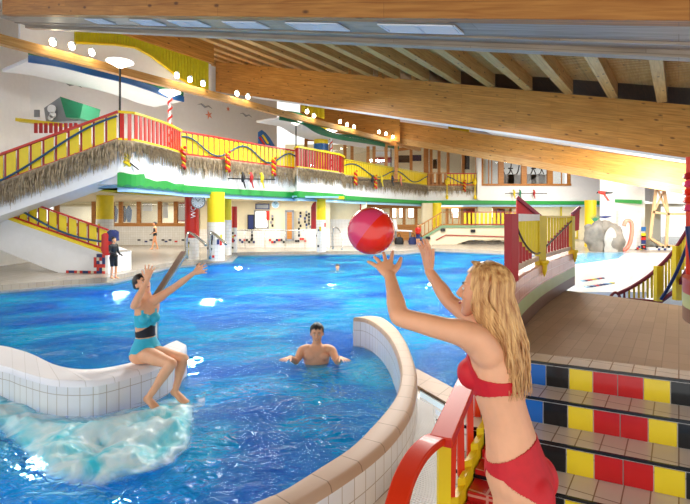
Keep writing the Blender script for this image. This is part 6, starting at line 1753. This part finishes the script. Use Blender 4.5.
# long diagonal wooden slide pole behind sitting woman
mb = MB(); mb.bar(at(158, 292, 6.3), at(183, 252, 7.6), .09, .07); mb.bar(V3(at(158, 292, 6.3).x, 6.3, 0)*1, at(158, 292, 6.3), .05, .05)
M['brown'] = plain('brown_metal', '#6b4a34', .35, .1, metal=.3)
tp = empty('slanted_rail', at(158, 292, 6.3), 'slanting brown and silver pole behind the sitting woman', 'rail')
mb = MB(); mb.bar(at(154, 299, 6.3), at(183.5, 252.5, 7.6), .07, .05); mb.build('pole', M['brown'], tp)
mb = MB(); mb.bar(at(157, 300, 6.28), at(186, 254, 7.58), .03, .05); mb.build('silver_edge', M['steel'], tp)
mb = MB(); q = at(156, 299, 6.3); mb.bar(V3(q.x, q.y, -1.35), q, .05, .05); mb.build('support', M['steel'], tp)

# ================================================================== light
w = bpy.data.worlds.new('world'); SC.world = w; w.use_nodes = True
bg = w.node_tree.nodes['Background']; bg.inputs['Color'].default_value = (1, .985, .96, 1); bg.inputs['Strength'].default_value = 1.2
def area(loc, size, e_, col=(1, .96, .9), rot=(0, 0, 0), sy=None):
    L_ = bpy.data.lights.new('hall_fill', 'AREA'); L_.energy = e_; L_.color = col; L_.size = size
    if sy: L_.shape = 'RECTANGLE'; L_.size_y = sy
    o = bpy.data.objects.new('hall_fill', L_); COL.objects.link(o); o.location = loc; o.rotation_euler = rot; return o
def point(loc, e_, col=(1, 1, 1), r=.1):
    L_ = bpy.data.lights.new('lamp', 'POINT'); L_.energy = e_; L_.color = col; L_.shadow_soft_size = r
    o = bpy.data.objects.new('lamp', L_); COL.objects.link(o); o.location = loc; return o
# added area lights under the roof, without fixtures, to brighten the hall
for U, V, p_ in ((9, 4, 500), (9, 10, 900), (14, 6, 700), (14, 13, 1000), (22, 5, 900), (22, 12, 900), (25, -2, 250), (25, 9, 700)):
    q = uv(U, V, CZ+1.9+SL*V); area(q, 1.6, p_*.55)
for V_, en in ((1.0, 260), (-2.0, 260)):  # added lights, aimed to wash the right end of the far beam
    q = uv(26.6, V_, CZ+1.6+SL*V_); o_ = area((q.x, q.y, q.z), .8, en, (1, .93, .8)); o_.rotation_euler = V3(SU, CU, .35).to_track_quat('-Z', 'Y').to_euler()
# added area lights that lift the dark rooms under the gallery
for x, Y, en in ((90, 27, 110), (150, 27, 180), (170, 34, 200), (215, 26, 180), (270, 27.5, 180), (320, 27.5, 150), (385, 35, 120), (400, 43, 120), (450, 37.5, 110), (470, 44, 120), (550, 36, 200), (610, 36, 60), (40, 21, 90), (80, 34, 150)):
    q = at(x, 217, Y); area((q.x, q.y, 2.95), 2.0, en*.5)
for x, Y, en in ((560, 33, 900), (120, 18.5, 260), (200, 23, 170), (330, 35, 160), (440, 42, 160), (530, 43, 400)):  # added lights that brighten the upper walls and upper rooms
    q = at(x, 217, Y); area((q.x, q.y, 7.0), 2.0, en*.5)
# added point lights below the water: brighten the pool floor, give glints
for x, y, en in ((-1.9, 3.9, 30), (-3.54, 12.59, 160), (-10.06, 15.33, 150), (-2.44, 7.57, 60), (-3.01, 4.66, 35), (-0.48, 15.33, 160), (2.71, 15.33, 110), (-2.46, 5.03, 40), (0.29, 28.27, 300), (-4.42, 20.19, 220), (-6.41, 13.68, 140), (6.48, 28.27, 300), (1.97, 9.94, 60)):
    point((x, y, -.7), en*.55, (.85, .97, 1), .03)
SC.view_settings.view_transform = 'Standard'; SC.view_settings.look = 'None'; SC.view_settings.exposure = .35; SC.view_settings.gamma = 1
SC.view_settings.use_curve_mapping = False
SC.cycles.use_denoising = True; SC.cycles.max_bounces = 8; SC.cycles.transparent_max_bounces = 12; SC.cycles.sample_clamp_indirect = 6
for o in list(bpy.data.objects):
    if o.type == 'LIGHT': o.name = o.name
